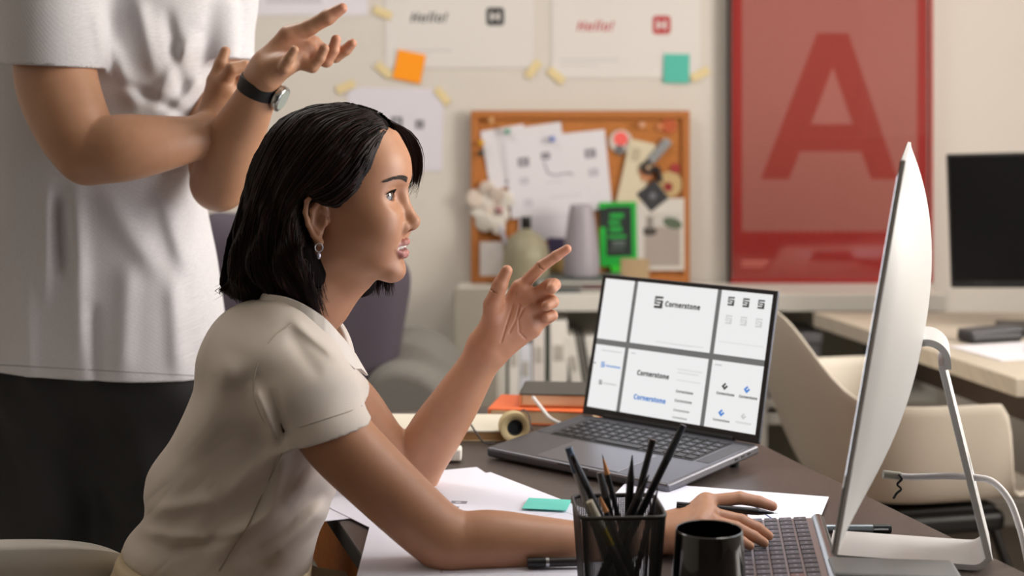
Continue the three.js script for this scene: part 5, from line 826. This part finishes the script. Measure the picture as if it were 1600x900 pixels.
  // earring
  const ez = 0.0745, e0 = HA.to(-0.012, -0.0595, ez), ring = new THREE.TorusGeometry(0.0052, 0.0009, 8, 28).rotateY(0.4);
  const er = part('earring', ring, M.steel, woman, e0.clone().add(V(0, -0.004, 0.003)).add(inv)); part('drop', new THREE.SphereGeometry(0.0028, 14, 10).scale(1, 1.6, 1), mat(0xc9c9e0, 0.15, { metalness: 0.6 }), er, V(0, -0.0105, 0));

  // polo shirt
  const rows = table([[464, 392, 476, 0.07], [474, 372, 490, 0.085], [486, 358, 504, 0.112], [502, 347, 520, 0.14], [520, 339, 534, 0.158], [545, 331, 545, 0.166], [575, 321, 551, 0.164], [630, 298, 552, 0.158], [680, 272, 546, 0.150], [722, 244, 537, 0.146], [760, 232, 526, 0.144], [795, 232, 512, 0.146], [815, 222, 505, 0.149], [835, 205, 499, 0.152], [850, 203, 495, 0.152], [870, 222, 490, 0.148], [905, 240, 480, 0.14], [960, 250, 470, 0.135]]);
  const fold = (x, y, z) => { // folds: from the armpit down the side, across the waist
    const px = 800 + x * F / -z, py = HORIZON + (CAM_Y - y) * F / -z; let d = 0.0022 * N3(x * 9, y * 9, z * 9);
    const ridge = (ax, ay, bx, by, w, h) => { const ex = bx - ax, ey = by - ay, L = ex * ex + ey * ey, t = ((px - ax) * ex + (py - ay) * ey) / L; if (t < -0.1 || t > 1.1) return; const q = ((px - ax) * ey - (py - ay) * ex) / Math.sqrt(L); d -= 1.5 * h * Math.exp(-q * q / (w * w)) * sstep(-0.1, 0.2, t) * (1 - sstep(0.75, 1.1, t)); };
    if (z > -2.06) { ridge(360, 560, 300, 720, 26, 0.004); ridge(432, 690, 395, 600, 10, 0.006); ridge(445, 690, 425, 610, 7, -0.004); ridge(440, 700, 350, 780, 16, 0.004); ridge(450, 705, 420, 800, 9, 0.003); ridge(500, 740, 330, 870, 15, 0.006); ridge(508, 760, 380, 880, 12, -0.005); ridge(510, 790, 420, 880, 14, 0.006); ridge(240, 800, 340, 780, 14, 0.005); ridge(220, 830, 330, 845, 12, 0.005); ridge(260, 860, 380, 840, 10, -0.004); ridge(455, 500, 530, 560, 9, 0.0028); ridge(450, 520, 500, 590, 12, -0.0016); ridge(330, 850, 440, 800, 13, 0.005); }
    const wr = 0.0018 * sstep(600, 760, py) * Math.pow(Math.abs(N3((px * 0.75 + py * 0.66) * 0.045, (py * 0.75 - px * 0.66) * 0.009, 2.2)), 1) ; return d - wr + 0.0012 * Math.sin((px * 0.5 + py) * 0.05 + 5 * N3(x * 6, y * 6, z * 6));
  };
  const torso = (x, y, z) => { const py = HORIZON + (CAM_Y - y) * F / Z, [xb, xf, w] = rows(clamp(py, 464, 960)); const a = (xf - xb) / 2 * Z / F, c = ((xf + xb) / 2 - 800) * Z / F, q = Math.pow(Math.pow(Math.abs(x - c) / a, 2.3) + Math.pow(Math.abs(z + Z) / w, 2.3), 1 / 2.3); return smax((q - 1) * Math.min(a, w) * 0.9, y - P(0, 466, Z).y, 0.02); };
  const sA = [P(442, 560, 1.97), P(478, 620, 1.92), P(506, 677, zN - 0.005)], sB = [P(442, 562, 2.13), P(490, 600, 2.2), P(530, 625, 2.235)];
  const sleeveN = join([cone(P(410, 570, Z - 0.05), sA[0], 0.082, 0.068, 0.04), cone(sA[0], sA[1], 0.066, 0.061, 0.02), cone(sA[1], P(540, 732, zN - 0.005), 0.0605, 0.0575, 0.02)]), sleeveF = join([cone(P(410, 570, Z + 0.05), sB[0], 0.082, 0.066, 0.04), cone(sB[0], P(545, 650, 2.25), 0.064, 0.054, 0.02)]);
  const hemA = P(576, 658, zN), hemB = P(440, 697, zN), hd1 = hemA.clone().sub(hemB).normalize(), hn = V(-hd1.y, hd1.x, 0).multiplyScalar(-1);   // points down the arm
  if (hn.y > 0) hn.multiplyScalar(-1);
  const hemF = P(548, 615, 2.24), hnF = P(600, 700, 2.28).sub(P(540, 625, 2.24)).normalize();
  const armHollow = join([cone(P(494, 646, 1.91), P(545, 742, zN - 0.004), 0.0475, 0.0475, 0.01)]), armHollowF = join([cone(P(500, 600, 2.2), P(560, 665, 2.25), 0.044, 0.043, 0.01)]);
  const shirtF = (x, y, z) => {
    let d = torso(x, y, z); d = smax(d, -(y - P(0, 882 + ((800 + x * F / Z) - 300) * 0.316, Z).y), 0.006);
    let s = sleeveN(x, y, z); s = smax(s, (x - hemB.x) * hn.x + (y - hemB.y) * hn.y + (z - hemB.z) * hn.z, 0.002); s = Math.max(s, -armHollow(x, y, z));
    let f = sleeveF(x, y, z); f = smax(f, (x - hemF.x) * hnF.x + (y - hemF.y) * hnF.y + (z - hemF.z) * hnF.z, 0.002); f = Math.max(f, -armHollowF(x, y, z));
    d = smin(d, s, 0.02); d = smin(d, f, 0.02);
    d += fold(x, y, z);
    // neck opening
    return smax(d, -neckHole(x, y, z), 0.004);
  };
  const neckHole = join([cone(P(462, 500, Z), P(520, 420, Z), 0.053, 0.06, 0.02), cone(P(500, 505, Z), P(570, 528, Z), 0.03, 0.02, 0.03)]);
  const shirtM = mat(0xd9d0c7, 0.85, { bumpMap: T.knit, bumpScale: 0.0004 });
  const sg = fieldGeometry(shirtF, [{ box: around([P(200, 470, Z), P(560, 910, Z), P(576, 700, 1.86), P(576, 660, 2.28), P(400, 600, 1.86)], 0.02), cell: 0.0031 }]);
  uvFrom(sg, (x, y, z) => [(x + z * 0.5) * 28, (y + z * 0.3) * 28]);
  const shirt = part('polo_shirt', own(sg), shirtM, woman);
  // collar leaf: a band round the neck, standing at the back, folded over at the front
  const cu = new THREE.CatmullRomCurve3([[553, 560, 2.03], [532, 532, 1.978], [502, 500, 1.955], [460, 476, 1.958], [418, 466, 2.0], [402, 464, 2.05], [418, 467, 2.1], [455, 478, 2.14], [500, 500, 2.135], [528, 524, 2.11]].map(a => P(...a)));
  const cl = [], cn = 60, cin = []; { const pos = [], idx = []; const nc = P(480, 480, Z); for (let i = 0; i <= cn; i++) { const t = i / cn, p = cu.getPoint(t), o = p.clone().sub(P(470, 500, Z)); o.y = 0; o.normalize(); const wd = lerp(0.03, 0.026, t), drop = p.clone().addScaledVector(o, 0.016).add(V(0.0, -wd * 0.85, 0)); if (t < 0.06 || t > 0.94) drop.add(V(0.004, 0.004, 0)); const top = p.clone().add(V(0, 0.006, 0)), inr = p.clone().addScaledVector(o, -0.004).add(V(0, -0.01, 0)); for (const q of [inr, top, top.clone().addScaledVector(o, 0.003), drop, drop.clone().addScaledVector(o, -0.003).add(V(0, -0.001, 0))]) pos.push(q.x, q.y, q.z); } for (let i = 0; i < cn; i++) for (let j = 0; j < 5; j++) { const a = i * 5 + j, b = i * 5 + (j + 1) % 5; idx.push(a, b, b + 5, a, b + 5, a + 5); } let g = new THREE.BufferGeometry(); g.setAttribute('position', new THREE.Float32BufferAttribute(pos, 3)); g.setIndex(idx); g = toCreasedNormals(g, 0.9); uvFrom(g, (x, y, z) => [(x + z) * 28, y * 28]); part('collar', own(g), mat(0xe2dbd4, 0.85, { bumpMap: T.knit, bumpScale: 0.0004, side: THREE.DoubleSide }), shirt); }
  // seam down the shirt's side
  { const seam = (name, l, r, c) => { const pts = l.map(([a, b]) => { let z = 1.75; for (let i = 0; i < 80; i++) { const p = P(a, b, z), d = shirtF(p.x, p.y, p.z); if (d < 0.0003) break; z += Math.max(d * 0.6, 0.0003); } return P(a, b, z + r * 0.4); }); part(name, own(tube(pts, r, 60, 5)), mat(c, 0.9), shirt); };
    seam('hem_seam', [[566, 634], [545, 643], [520, 651], [495, 659], [470, 667], [448, 674]], 0.0008, 0xb5aba0); seam('armhole_seam', [[455, 505], [425, 530], [402, 570], [396, 610], [408, 650], [432, 686]], 0.0009, 0xb8aea2); }
  { const pts = [[441, 708], [425, 740], [404, 785], [385, 825], [362, 860], [342, 892]].map(([a, b]) => { let z = 1.8; for (let i = 0; i < 60; i++) { const p = P(a, b, z), d = shirtF(p.x, p.y, p.z); if (d < 0.0003) break; z += Math.max(d * 0.7, 0.0004); } return P(a, b, z - 0.0002); }); part('side_seam', own(tube(pts, 0.0009, 60, 5)), mat(0xa89c8a, 0.9), shirt); }
  // trousers
  const hip = P(335, 940, Z), knees = [V(0.02, 0.55, -1.94), V(0.02, 0.55, -2.16)], ank = [V(0.04, 0.1, -1.93), V(0.05, 0.1, -2.17)];
  const trF = (() => { const parts = [cone(P(345, 905, Z - 0.06), P(345, 905, Z + 0.06), 0.1, 0.1, 0.05), cone(P(310, 965, Z - 0.06), P(310, 965, Z + 0.06), 0.125, 0.125, 0.05)]; [0, 1].forEach(i => { const s = i ? -1 : 1; parts.push(cone(V(hip.x - 0.02, 0.585, -Z + s * 0.09), knees[i], 0.095, 0.066, 0.04), cone(knees[i], ank[i], 0.064, 0.05, 0.03)); }); const j = join(parts); return (x, y, z) => { const px = 800 + x * F / Z, py = HORIZON + (CAM_Y - y) * F / Z; const w = (() => { const [xb, xf, wd] = rows(clamp(py, 845, 930)); const a = (xf - xb) / 2 * Z / F - 0.004, c = ((xf + xb) / 2 - 800) * Z / F; return (Math.hypot((x - c) / a, (z + Z) / (wd - 0.004)) - 1) * 0.12; })(); let d = smin(j(x, y, z), smax(w, P(0, 1010, Z).y - y, 0.03), 0.04); return smax(d, y - P(0, 858 + (px - 300) * 0.12, Z).y, 0.006) + 0.0015 * N3(x * 20, y * 20, z * 20); }; })();
  const tg = fieldGeometry(trF, [{ box: [[-0.6, 0.08, -2.28], [0.13, 0.74, -1.82]], cell: 0.006 }]); uvFrom(tg, (x, y, z) => [(x + z) * 9, (y + z * 0.5) * 9]);
  const tr = part('trousers', own(tg), mat(0xffffff, 0.85, { map: T.twill }), woman);
  for (const [px, py] of [[216, 862], [254, 872], [330, 884]]) { let z = 1.8; for (let i = 0; i < 60; i++) { const p = P(px, py, z), d = trF(p.x, p.y, p.z); if (d < 0.0005) break; z += Math.max(d * 0.7, 0.0005); if (z > 2.05) break; } part('belt_loop', rbox(0.011, 0.036, 0.004, 0.0015), mat(0x8d7a5c, 0.8), tr, P(px, py + 6, z - 0.001).add(inv), [0, -0.3, -0.2]); }
  for (const a of ank) { const sg_ = new THREE.SphereGeometry(1, 20, 14).scale(0.12, 0.05, 0.045); part('shoe', sg_, mat(0x2b2826, 0.6), woman, V(a.x + 0.07, 0.05, a.z).add(V(inv.x, 0, inv.z))); }

  // the pen in the fingers
  { const a = P(1057, 789, zr + 0.006), b = P(1214, 802, zr - 0.004), d = b.clone().sub(a), L = d.length(), g = thing('stylus', 'black pen held between the fingers of the hand on the keyboard', 'pen', a); g.quaternion.setFromUnitVectors(V(0, 1, 0), d.normalize()); part('barrel', new THREE.CylinderGeometry(0.0046, 0.0043, L - 0.024, 18).translate(0, (L - 0.024) / 2, 0), mat(0x0d0c10, 0.3), g); part('cone_tip', new THREE.CylinderGeometry(0.001, 0.0045, 0.02, 18).translate(0, L - 0.014, 0), mat(0x151018, 0.3), g); part('nib', new THREE.CylinderGeometry(0.0005, 0.0009, 0.005, 10).translate(0, L - 0.002, 0), M.steel, g); part('clip', rbox(0.003, 0.03, 0.002, 0.0008), M.black, g, V(0, 0.016, 0.0055)); }
  // stool under her
  const st = thing('stool', 'round stool under the seated woman', 'stool', V(hip.x - 0.02, 0, -Z)); part('seat', lathe([[0.0001, 0.43], [0.15, 0.43], [0.17, 0.445], [0.17, 0.465], [0.155, 0.48], [0.0001, 0.485]], 40), mat(0x2a2a2c, 0.7), st); part('column', rod(V(0, 0.05, 0), V(0, 0.432, 0), 0.025, 0.02), M.steel, st); for (let i = 0; i < 5; i++) { const a = i * Math.PI * 0.4; part('foot', rod(V(Math.cos(a) * 0.24, 0.016, Math.sin(a) * 0.24), V(0, 0.065, 0), 0.014, 0.02), M.steel, st); }
}

// ---------------------------------------------------------------- the standing man
{
  const Z = 2.65, man = thing('person', 'standing man in grey t-shirt and black trousers with one palm turned up', 'person', P(160, 600, Z).setY(0));
  const inv = man.position.clone().multiplyScalar(-1), own = g => g.translate(inv.x, inv.y, inv.z);
  const base = [0.45, 0.235, 0.135];
  const armR = [J(78, -20, 2.5, 0.066), J(83, 60, 2.47, 0.061), J(89, 130, 2.442, 0.0625), J(118, 205, 2.40, 0.056), J(140, 240, 2.39, 0.046)];
  const foreR = [J(140, 240, 2.39, 0.044), J(185, 232, 2.385, 0.0505), J(240, 226, 2.40, 0.044), J(300, 216, 2.43, 0.0335), J(328, 203, 2.455, 0.029)];
  const armL = [J(330, 10, 2.72, 0.055), J(335, 150, 2.66, 0.054), J(342, 285, 2.52, 0.045)];
  const foreL = [J(344, 284, 2.50, 0.0445), J(358, 238, 2.46, 0.0465), J(382, 188, 2.425, 0.037), J(400, 150, 2.40, 0.0295), J(408, 128, 2.395, 0.029)];
  const zh = 2.39;
  const wl = [P(412, 108, zh + 0.01), P(415, 112, zh), P(417, 116, zh - 0.01), P(418, 119, zh - 0.02)];
  const left = handShapes(wl, 0.019, [
    [J(488, 70, zh + 0.035, 0.0115), J(524, 88, zh + 0.03, 0.0102), J(540, 78, zh + 0.024, 0.0092), J(550, 68, zh + 0.02, 0.0078)],
    [J(476, 82, zh + 0.012, 0.0115), J(510, 95, zh + 0.006, 0.0104), J(521, 78, zh + 0.002, 0.0094), J(525, 62, zh, 0.008)],
    [J(458, 95, zh - 0.01, 0.0112), J(488, 104, zh - 0.016, 0.01), J(500, 90, zh - 0.02, 0.0088), J(507, 76, zh - 0.022, 0.0076)],
    [J(438, 106, zh - 0.028, 0.0105), J(444, 106, zh - 0.045, 0.0092), J(452, 92, zh - 0.05, 0.008), J(460, 78, zh - 0.052, 0.0068)],
  ], [J(424, 92, zh + 0.01, 0.021), J(452, 58, zh + 0.012, 0.018), J(484, 43, zh + 0.01, 0.0125), J(512, 27, zh + 0.006, 0.0122), J(534, 13, zh + 0.004, 0.0088)], 0.013);
  left.push(cone(P(418, 105, zh), P(462, 78, zh + 0.016), 0.022, 0.016, 0.016), cone(P(422, 112, zh - 0.018), P(446, 100, zh - 0.024), 0.018, 0.014, 0.014));
  const zr = 2.475;
  const wr = [P(328, 196, zr), P(330, 198, zr), P(334, 200, zr), P(338, 202, zr)];
  const right = handShapes(wr, 0.02, [
    [J(346, 136, zr, 0.0125), J(362, 108, zr - 0.01, 0.0112), J(382, 103, zr, 0.0098), J(398, 110, zr + 0.012, 0.0085)],
    [J(355, 144, zr + 0.006, 0.0125), J(378, 126, zr + 0.012, 0.0108), J(398, 124, zr + 0.02, 0.0095), J(412, 132, zr + 0.03, 0.0085)],
    [J(362, 154, zr + 0.012, 0.012), J(384, 142, zr + 0.022, 0.0105), J(402, 142, zr + 0.03, 0.0092), J(414, 150, zr + 0.04, 0.008)],
    [J(366, 165, zr + 0.018, 0.0115), J(386, 158, zr + 0.03, 0.0095), J(400, 160, zr + 0.04, 0.0085), J(410, 166, zr + 0.05, 0.0075)],
  ], [J(330, 168, zr + 0.004, 0.0165), J(336, 126, zr + 0.01, 0.013), J(345, 100, zr + 0.014, 0.0105), J(352, 80, zr + 0.018, 0.0085)], 0.014);
  const HA = headAxes(V(P(250, 0, Z).x, 1.735, -2.58), 0.55, -0.18, 1.1);
  const neckB = P(235, 0, Z);
  const groupR = join([{ k: 0.03, cx: HA.C.x, cy: HA.C.y, cz: HA.C.z, R: 0.19, f: (x, y, z) => headF(...HA.from(x, y, z)) * 1.1 }, cone(V(neckB.x - 0.02, 1.49, -2.63), V(HA.C.x - 0.02, 1.66, -2.6), 0.066, 0.06, 0.04),
    cone(P(90, -30, 2.56), P(320, 0, 2.72), 0.08, 0.07, 0.06), cone(P(190, 0, Z), P(170, 500, Z), 0.12, 0.11, 0.06), ...limb(armR, 0.006, 0.04), ...limb(foreR, 0.006, 0.02), ...right]), groupL = join([cone(P(300, 20, 2.7), P(330, 10, 2.72), 0.06, 0.055, 0.03), ...limb(armL, 0.006, 0.03), ...limb(foreL, 0.006, 0.02), ...left]), bodyF = (x, y, z) => Math.min(groupR(x, y, z), groupL(x, y, z));
  const tips = [P(552, 66, zh), P(526, 58, zh), P(508, 74, zh), P(461, 76, zh), P(536, 10, zh)];
  const colorM = (x, y, z) => { const h = HA.from(x, y, z); let c = base; if (h[0] ** 2 + h[1] ** 2 + h[2] ** 2 < 0.025) c = headColor(base, ...h); let k = 0; for (const t of tips) k = Math.max(k, 1 - Math.hypot(x - t.x, y - t.y, z - t.z) / 0.04); const n = skinNoise(x, y, z); return [c[0] * n * (1 + 0.16 * k), c[1] * n * (1 - 0.04 * k), c[2] * n * (1 + 0.02 * k)]; };
  const hb = sh => around(sh.map(s => V(s.cx, s.cy, s.cz)), 0.04);
  const pts = [...armR, ...foreR, ...armL, ...foreL].map(j => j[0]);
  const bg = fieldGeometry(bodyF, [{ box: around([...pts, P(170, 500, Z), V(HA.C.x, 1.84, HA.C.z)], 0.13), cell: 0.0075 }, { box: around([...armR.slice(2), ...foreR, ...foreL].map(j => j[0]), 0.06), cell: 0.0042 }, { box: hb(right), cell: 0.0026 }, { box: hb(left), cell: 0.0021 }], colorM);
  part('body', own(bg), skinMat(), man);
  for (const s of [1, -1]) eyeball(man, HA.to(EYE[0], EYE[1], s * EYE[2]).add(inv), HA.f, 1.1);
  const hv = (x, y, z) => { const [a, b, c] = HA.from(x, y, z); const d = cranium(a, b, c) - 0.014 + 0.004 * N3(a * 60, b * 60, c * 60); return smax(d, -(b - 0.035 + Math.max(0, a) * -0.35 - (a < -0.02 ? -(a + 0.02) * 0.9 - 0.0 : 0) * 1), 0.01) * 1.0; };
  part('hair', own(fieldGeometry(hv, [{ box: around([HA.C.clone().add(V(0, 0.05, 0))], 0.16), cell: 0.005 }])), pmat(0x14100e, 0.5), man);

  // t-shirt
  const rows = table([[-110, 190, 310, 0.07], [-80, 60, 330, 0.12], [-40, 0, 352, 0.15], [20, -12, 352, 0.158], [80, -14, 345, 0.158], [140, -14, 330, 0.155], [200, -16, 312, 0.152], [260, -20, 306, 0.15], [320, -22, 316, 0.15], [400, -26, 332, 0.152], [480, -28, 345, 0.154], [560, -28, 350, 0.156], [620, -26, 350, 0.156]]);
  const fold = (x, y, z) => {
    const px = 800 + x * F / -z, py = HORIZON + (CAM_Y - y) * F / -z; let d = 0.004 * N3(x * 7, y * 4, z * 7) + 0.002 * N3(x * 16, y * 10, z * 16);
    const ridge = (ax, ay, bx, by, w, h) => { const ex = bx - ax, ey = by - ay, L = ex * ex + ey * ey, t = ((px - ax) * ex + (py - ay) * ey) / L; if (t < -0.15 || t > 1.15) return; const q = ((px - ax) * ey - (py - ay) * ex) / Math.sqrt(L); d -= 1.3 * h * Math.exp(-q * q / (w * w)) * sstep(-0.15, 0.2, t) * (1 - sstep(0.75, 1.15, t)); };
    ridge(150, 20, 165, 110, 9, 0.009); ridge(168, 60, 215, 170, 13, 0.007); ridge(215, 0, 245, 120, 14, 0.006); ridge(260, 20, 285, 150, 12, -0.006); ridge(300, 60, 240, 170, 14, 0.008); ridge(320, 120, 250, 195, 12, 0.007); ridge(190, 130, 290, 180, 10, -0.006);
    ridge(92, 300, 100, 430, 12, -0.011); ridge(118, 300, 125, 560, 18, 0.008); ridge(75, 290, 70, 480, 14, 0.006); ridge(160, 300, 250, 430, 20, 0.006); ridge(250, 290, 290, 420, 16, 0.006); ridge(200, 420, 190, 590, 18, 0.005); ridge(145, 480, 150, 600, 10, -0.006); ridge(270, 440, 280, 590, 16, 0.005); ridge(40, 420, 45, 590, 16, 0.005);
    return d;
  };
  const torso = (x, y, z) => { const py = HORIZON + (CAM_Y - y) * F / Z, [xb, xf, w] = rows(clamp(py, -110, 620)); const a = (xf - xb) / 2 * Z / F, c = ((xf + xb) / 2 - 800) * Z / F, q = Math.pow(Math.pow(Math.abs(x - c) / a, 2.4) + Math.pow(Math.abs(z + Z) / w, 2.4), 1 / 2.4); return (q - 1) * Math.min(a, w) * 0.9; };
  const slR = join([cone(P(100, -20, 2.56), P(80, -30, 2.5), 0.1, 0.088, 0.04), cone(P(80, -30, 2.5), P(82, 150, 2.44), 0.088, 0.078, 0.02)]), slL = join([cone(P(300, -10, 2.7), P(330, 0, 2.7), 0.085, 0.078, 0.04), cone(P(330, 0, 2.7), P(336, 90, 2.68), 0.078, 0.068, 0.02), cone(P(345, 20, 2.62), P(352, 92, 2.6), 0.03, 0.026, 0.02)]);
  const hemR = P(82, 104, 2.45), hollowR = cone(P(81, 50, 2.474), P(82, 180, 2.43), 0.066, 0.066, 0).f;
  const bottom = P(0, 599, 2.52).y;
  const shF = (x, y, z) => {
    const f = fold(x, y, z); let d = torso(x, y, z) + f; const dr = P(0, 584 + clamp((800 + x * F / 2.52) * 0.055, 0, 20), 2.52).y; d = smax(d, dr - y, 0.003);
    let s = slR(x, y, z) + f * 0.3; s = smax(s, hemR.y - y - (x - hemR.x) * 0.05, 0.002); s = Math.max(s, -hollowR(x, y, z));
    let l = slL(x, y, z) + f * 0.5; l = smax(l, P(0, 92, 2.62).y - y, 0.003);
    d = smin(d, s, 0.022); d = smin(d, l, 0.022);
    return smax(d, -nh(x, y, z), 0.004);
  };
  const nh = cone(V(neckB.x + 0.01, 1.5, -2.6), V(HA.C.x, 1.7, -2.57), 0.072, 0.09, 0).f;
  const sg = fieldGeometry(shF, [{ box: around([P(-60, -110, Z), P(370, 610, Z), P(80, 0, 2.4), P(80, 0, 2.86)], 0.04), cell: 0.0045 }]);
  uvFrom(sg, (x, y, z) => [(x + z * 0.6) * 5, (y + z * 0.2) * 5]);
  const shirt = part('t_shirt', own(sg), mat(0xffffff, 0.9, { map: T.heather, bumpMap: T.knit, bumpScale: 0.0004 }), man);
  { const pts = []; for (let a = -10; a <= 330; a += 10) { const b = 570 + clamp(a * 0.055, 0, 18); let z = 2.3; for (let i = 0; i < 90; i++) { const p = P(a, b, z), d = shF(p.x, p.y, p.z); if (d < 0.0003) break; z += Math.max(d * 0.6, 0.0004); } pts.push(P(a, b, z + 0.0003)); } part('hem_seam', own(tube(pts, 0.0009, 120, 5)), mat(0x9b9a9f, 0.9), shirt); }
  // trousers and shoes
  const cxm = P(160, 0, Z).x, tF = (() => { const s = [cone(V(cxm - 0.07, 0.86, -Z), V(cxm + 0.07, 0.86, -Z), 0.135, 0.135, 0.05), cone(V(cxm - 0.09, 0.8, -Z), V(cxm - 0.1, 0.06, -Z), 0.115, 0.075, 0.04), cone(V(cxm + 0.09, 0.8, -Z), V(cxm + 0.1, 0.06, -Z), 0.115, 0.075, 0.04)]; const j = join(s); return (x, y, z) => smax(smax(j(x, y, z), y - 0.93, 0.01), 0.03 - y, 0.005) + 0.006 * N3(x * 10, y * 4, z * 10) + 0.003 * Math.sin((x * 0.9 + y * 0.45) * 70 + 4 * N3(x * 5, y * 5, z * 5)); })();
  part('trousers', own(fieldGeometry(tF, [{ box: [[cxm - 0.3, 0.01, -Z - 0.22], [cxm + 0.3, 1.0, -Z + 0.22]], cell: 0.009 }])), mat(0x121214, 0.75), man);
  for (const s of [-1, 1]) part('shoe', new THREE.SphereGeometry(1, 20, 14).scale(0.14, 0.045, 0.055), mat(0x201f1f, 0.6), man, V(cxm + s * 0.1 + 0.05, 0.045, -Z).add(V(inv.x, 0, inv.z)));

  // wrist watch
  const axis = P(408, 128, 2.395).sub(P(396, 158, 2.405)).normalize(), wc = P(406, 136, 2.397);
  const w = thing('wrist_watch', 'black-strapped silver wrist watch on the standing man\'s raised arm', 'watch', wc); const q = new THREE.Quaternion().setFromUnitVectors(V(0, 1, 0), axis); w.quaternion.copy(q);
  part('strap', lathe([[0.031, -0.011], [0.0338, -0.011], [0.0345, -0.009], [0.0345, 0.009], [0.0338, 0.011], [0.031, 0.011], [0.031, -0.011]], 56), mat(0x0f1012, 0.6), w);
  const qi = q.clone().invert(), dirW = V(0.88, -0.4, 0.22).normalize().applyQuaternion(qi); dirW.y = 0; dirW.normalize();
  const cs = part('case', lathe([[0.0001, -0.004], [0.019, -0.004], [0.0208, -0.002], [0.0208, 0.004], [0.019, 0.007], [0.017, 0.0078], [0.0165, 0.007], [0.0001, 0.007]], 48), mat(0xb9bcbc, 0.25, { metalness: 1 }), w, dirW.clone().multiplyScalar(0.0365)); cs.quaternion.setFromUnitVectors(V(0, 1, 0), dirW);
  part('dial', new THREE.CylinderGeometry(0.0165, 0.0165, 0.0012, 40), mat(0x9aa39c, 0.2), cs, V(0, 0.0072, 0)); part('crown', new THREE.CylinderGeometry(0.003, 0.003, 0.005, 16).rotateZ(Math.PI / 2), M.steel, cs, V(0.022, 0.001, 0));
  part('buckle', rbox(0.004, 0.02, 0.014, 0.0015), M.steel, w, dirW.clone().applyAxisAngle(V(0, 1, 0), 1.5).multiplyScalar(0.0345));
}

shade(scene);
renderer.render(scene, camera);
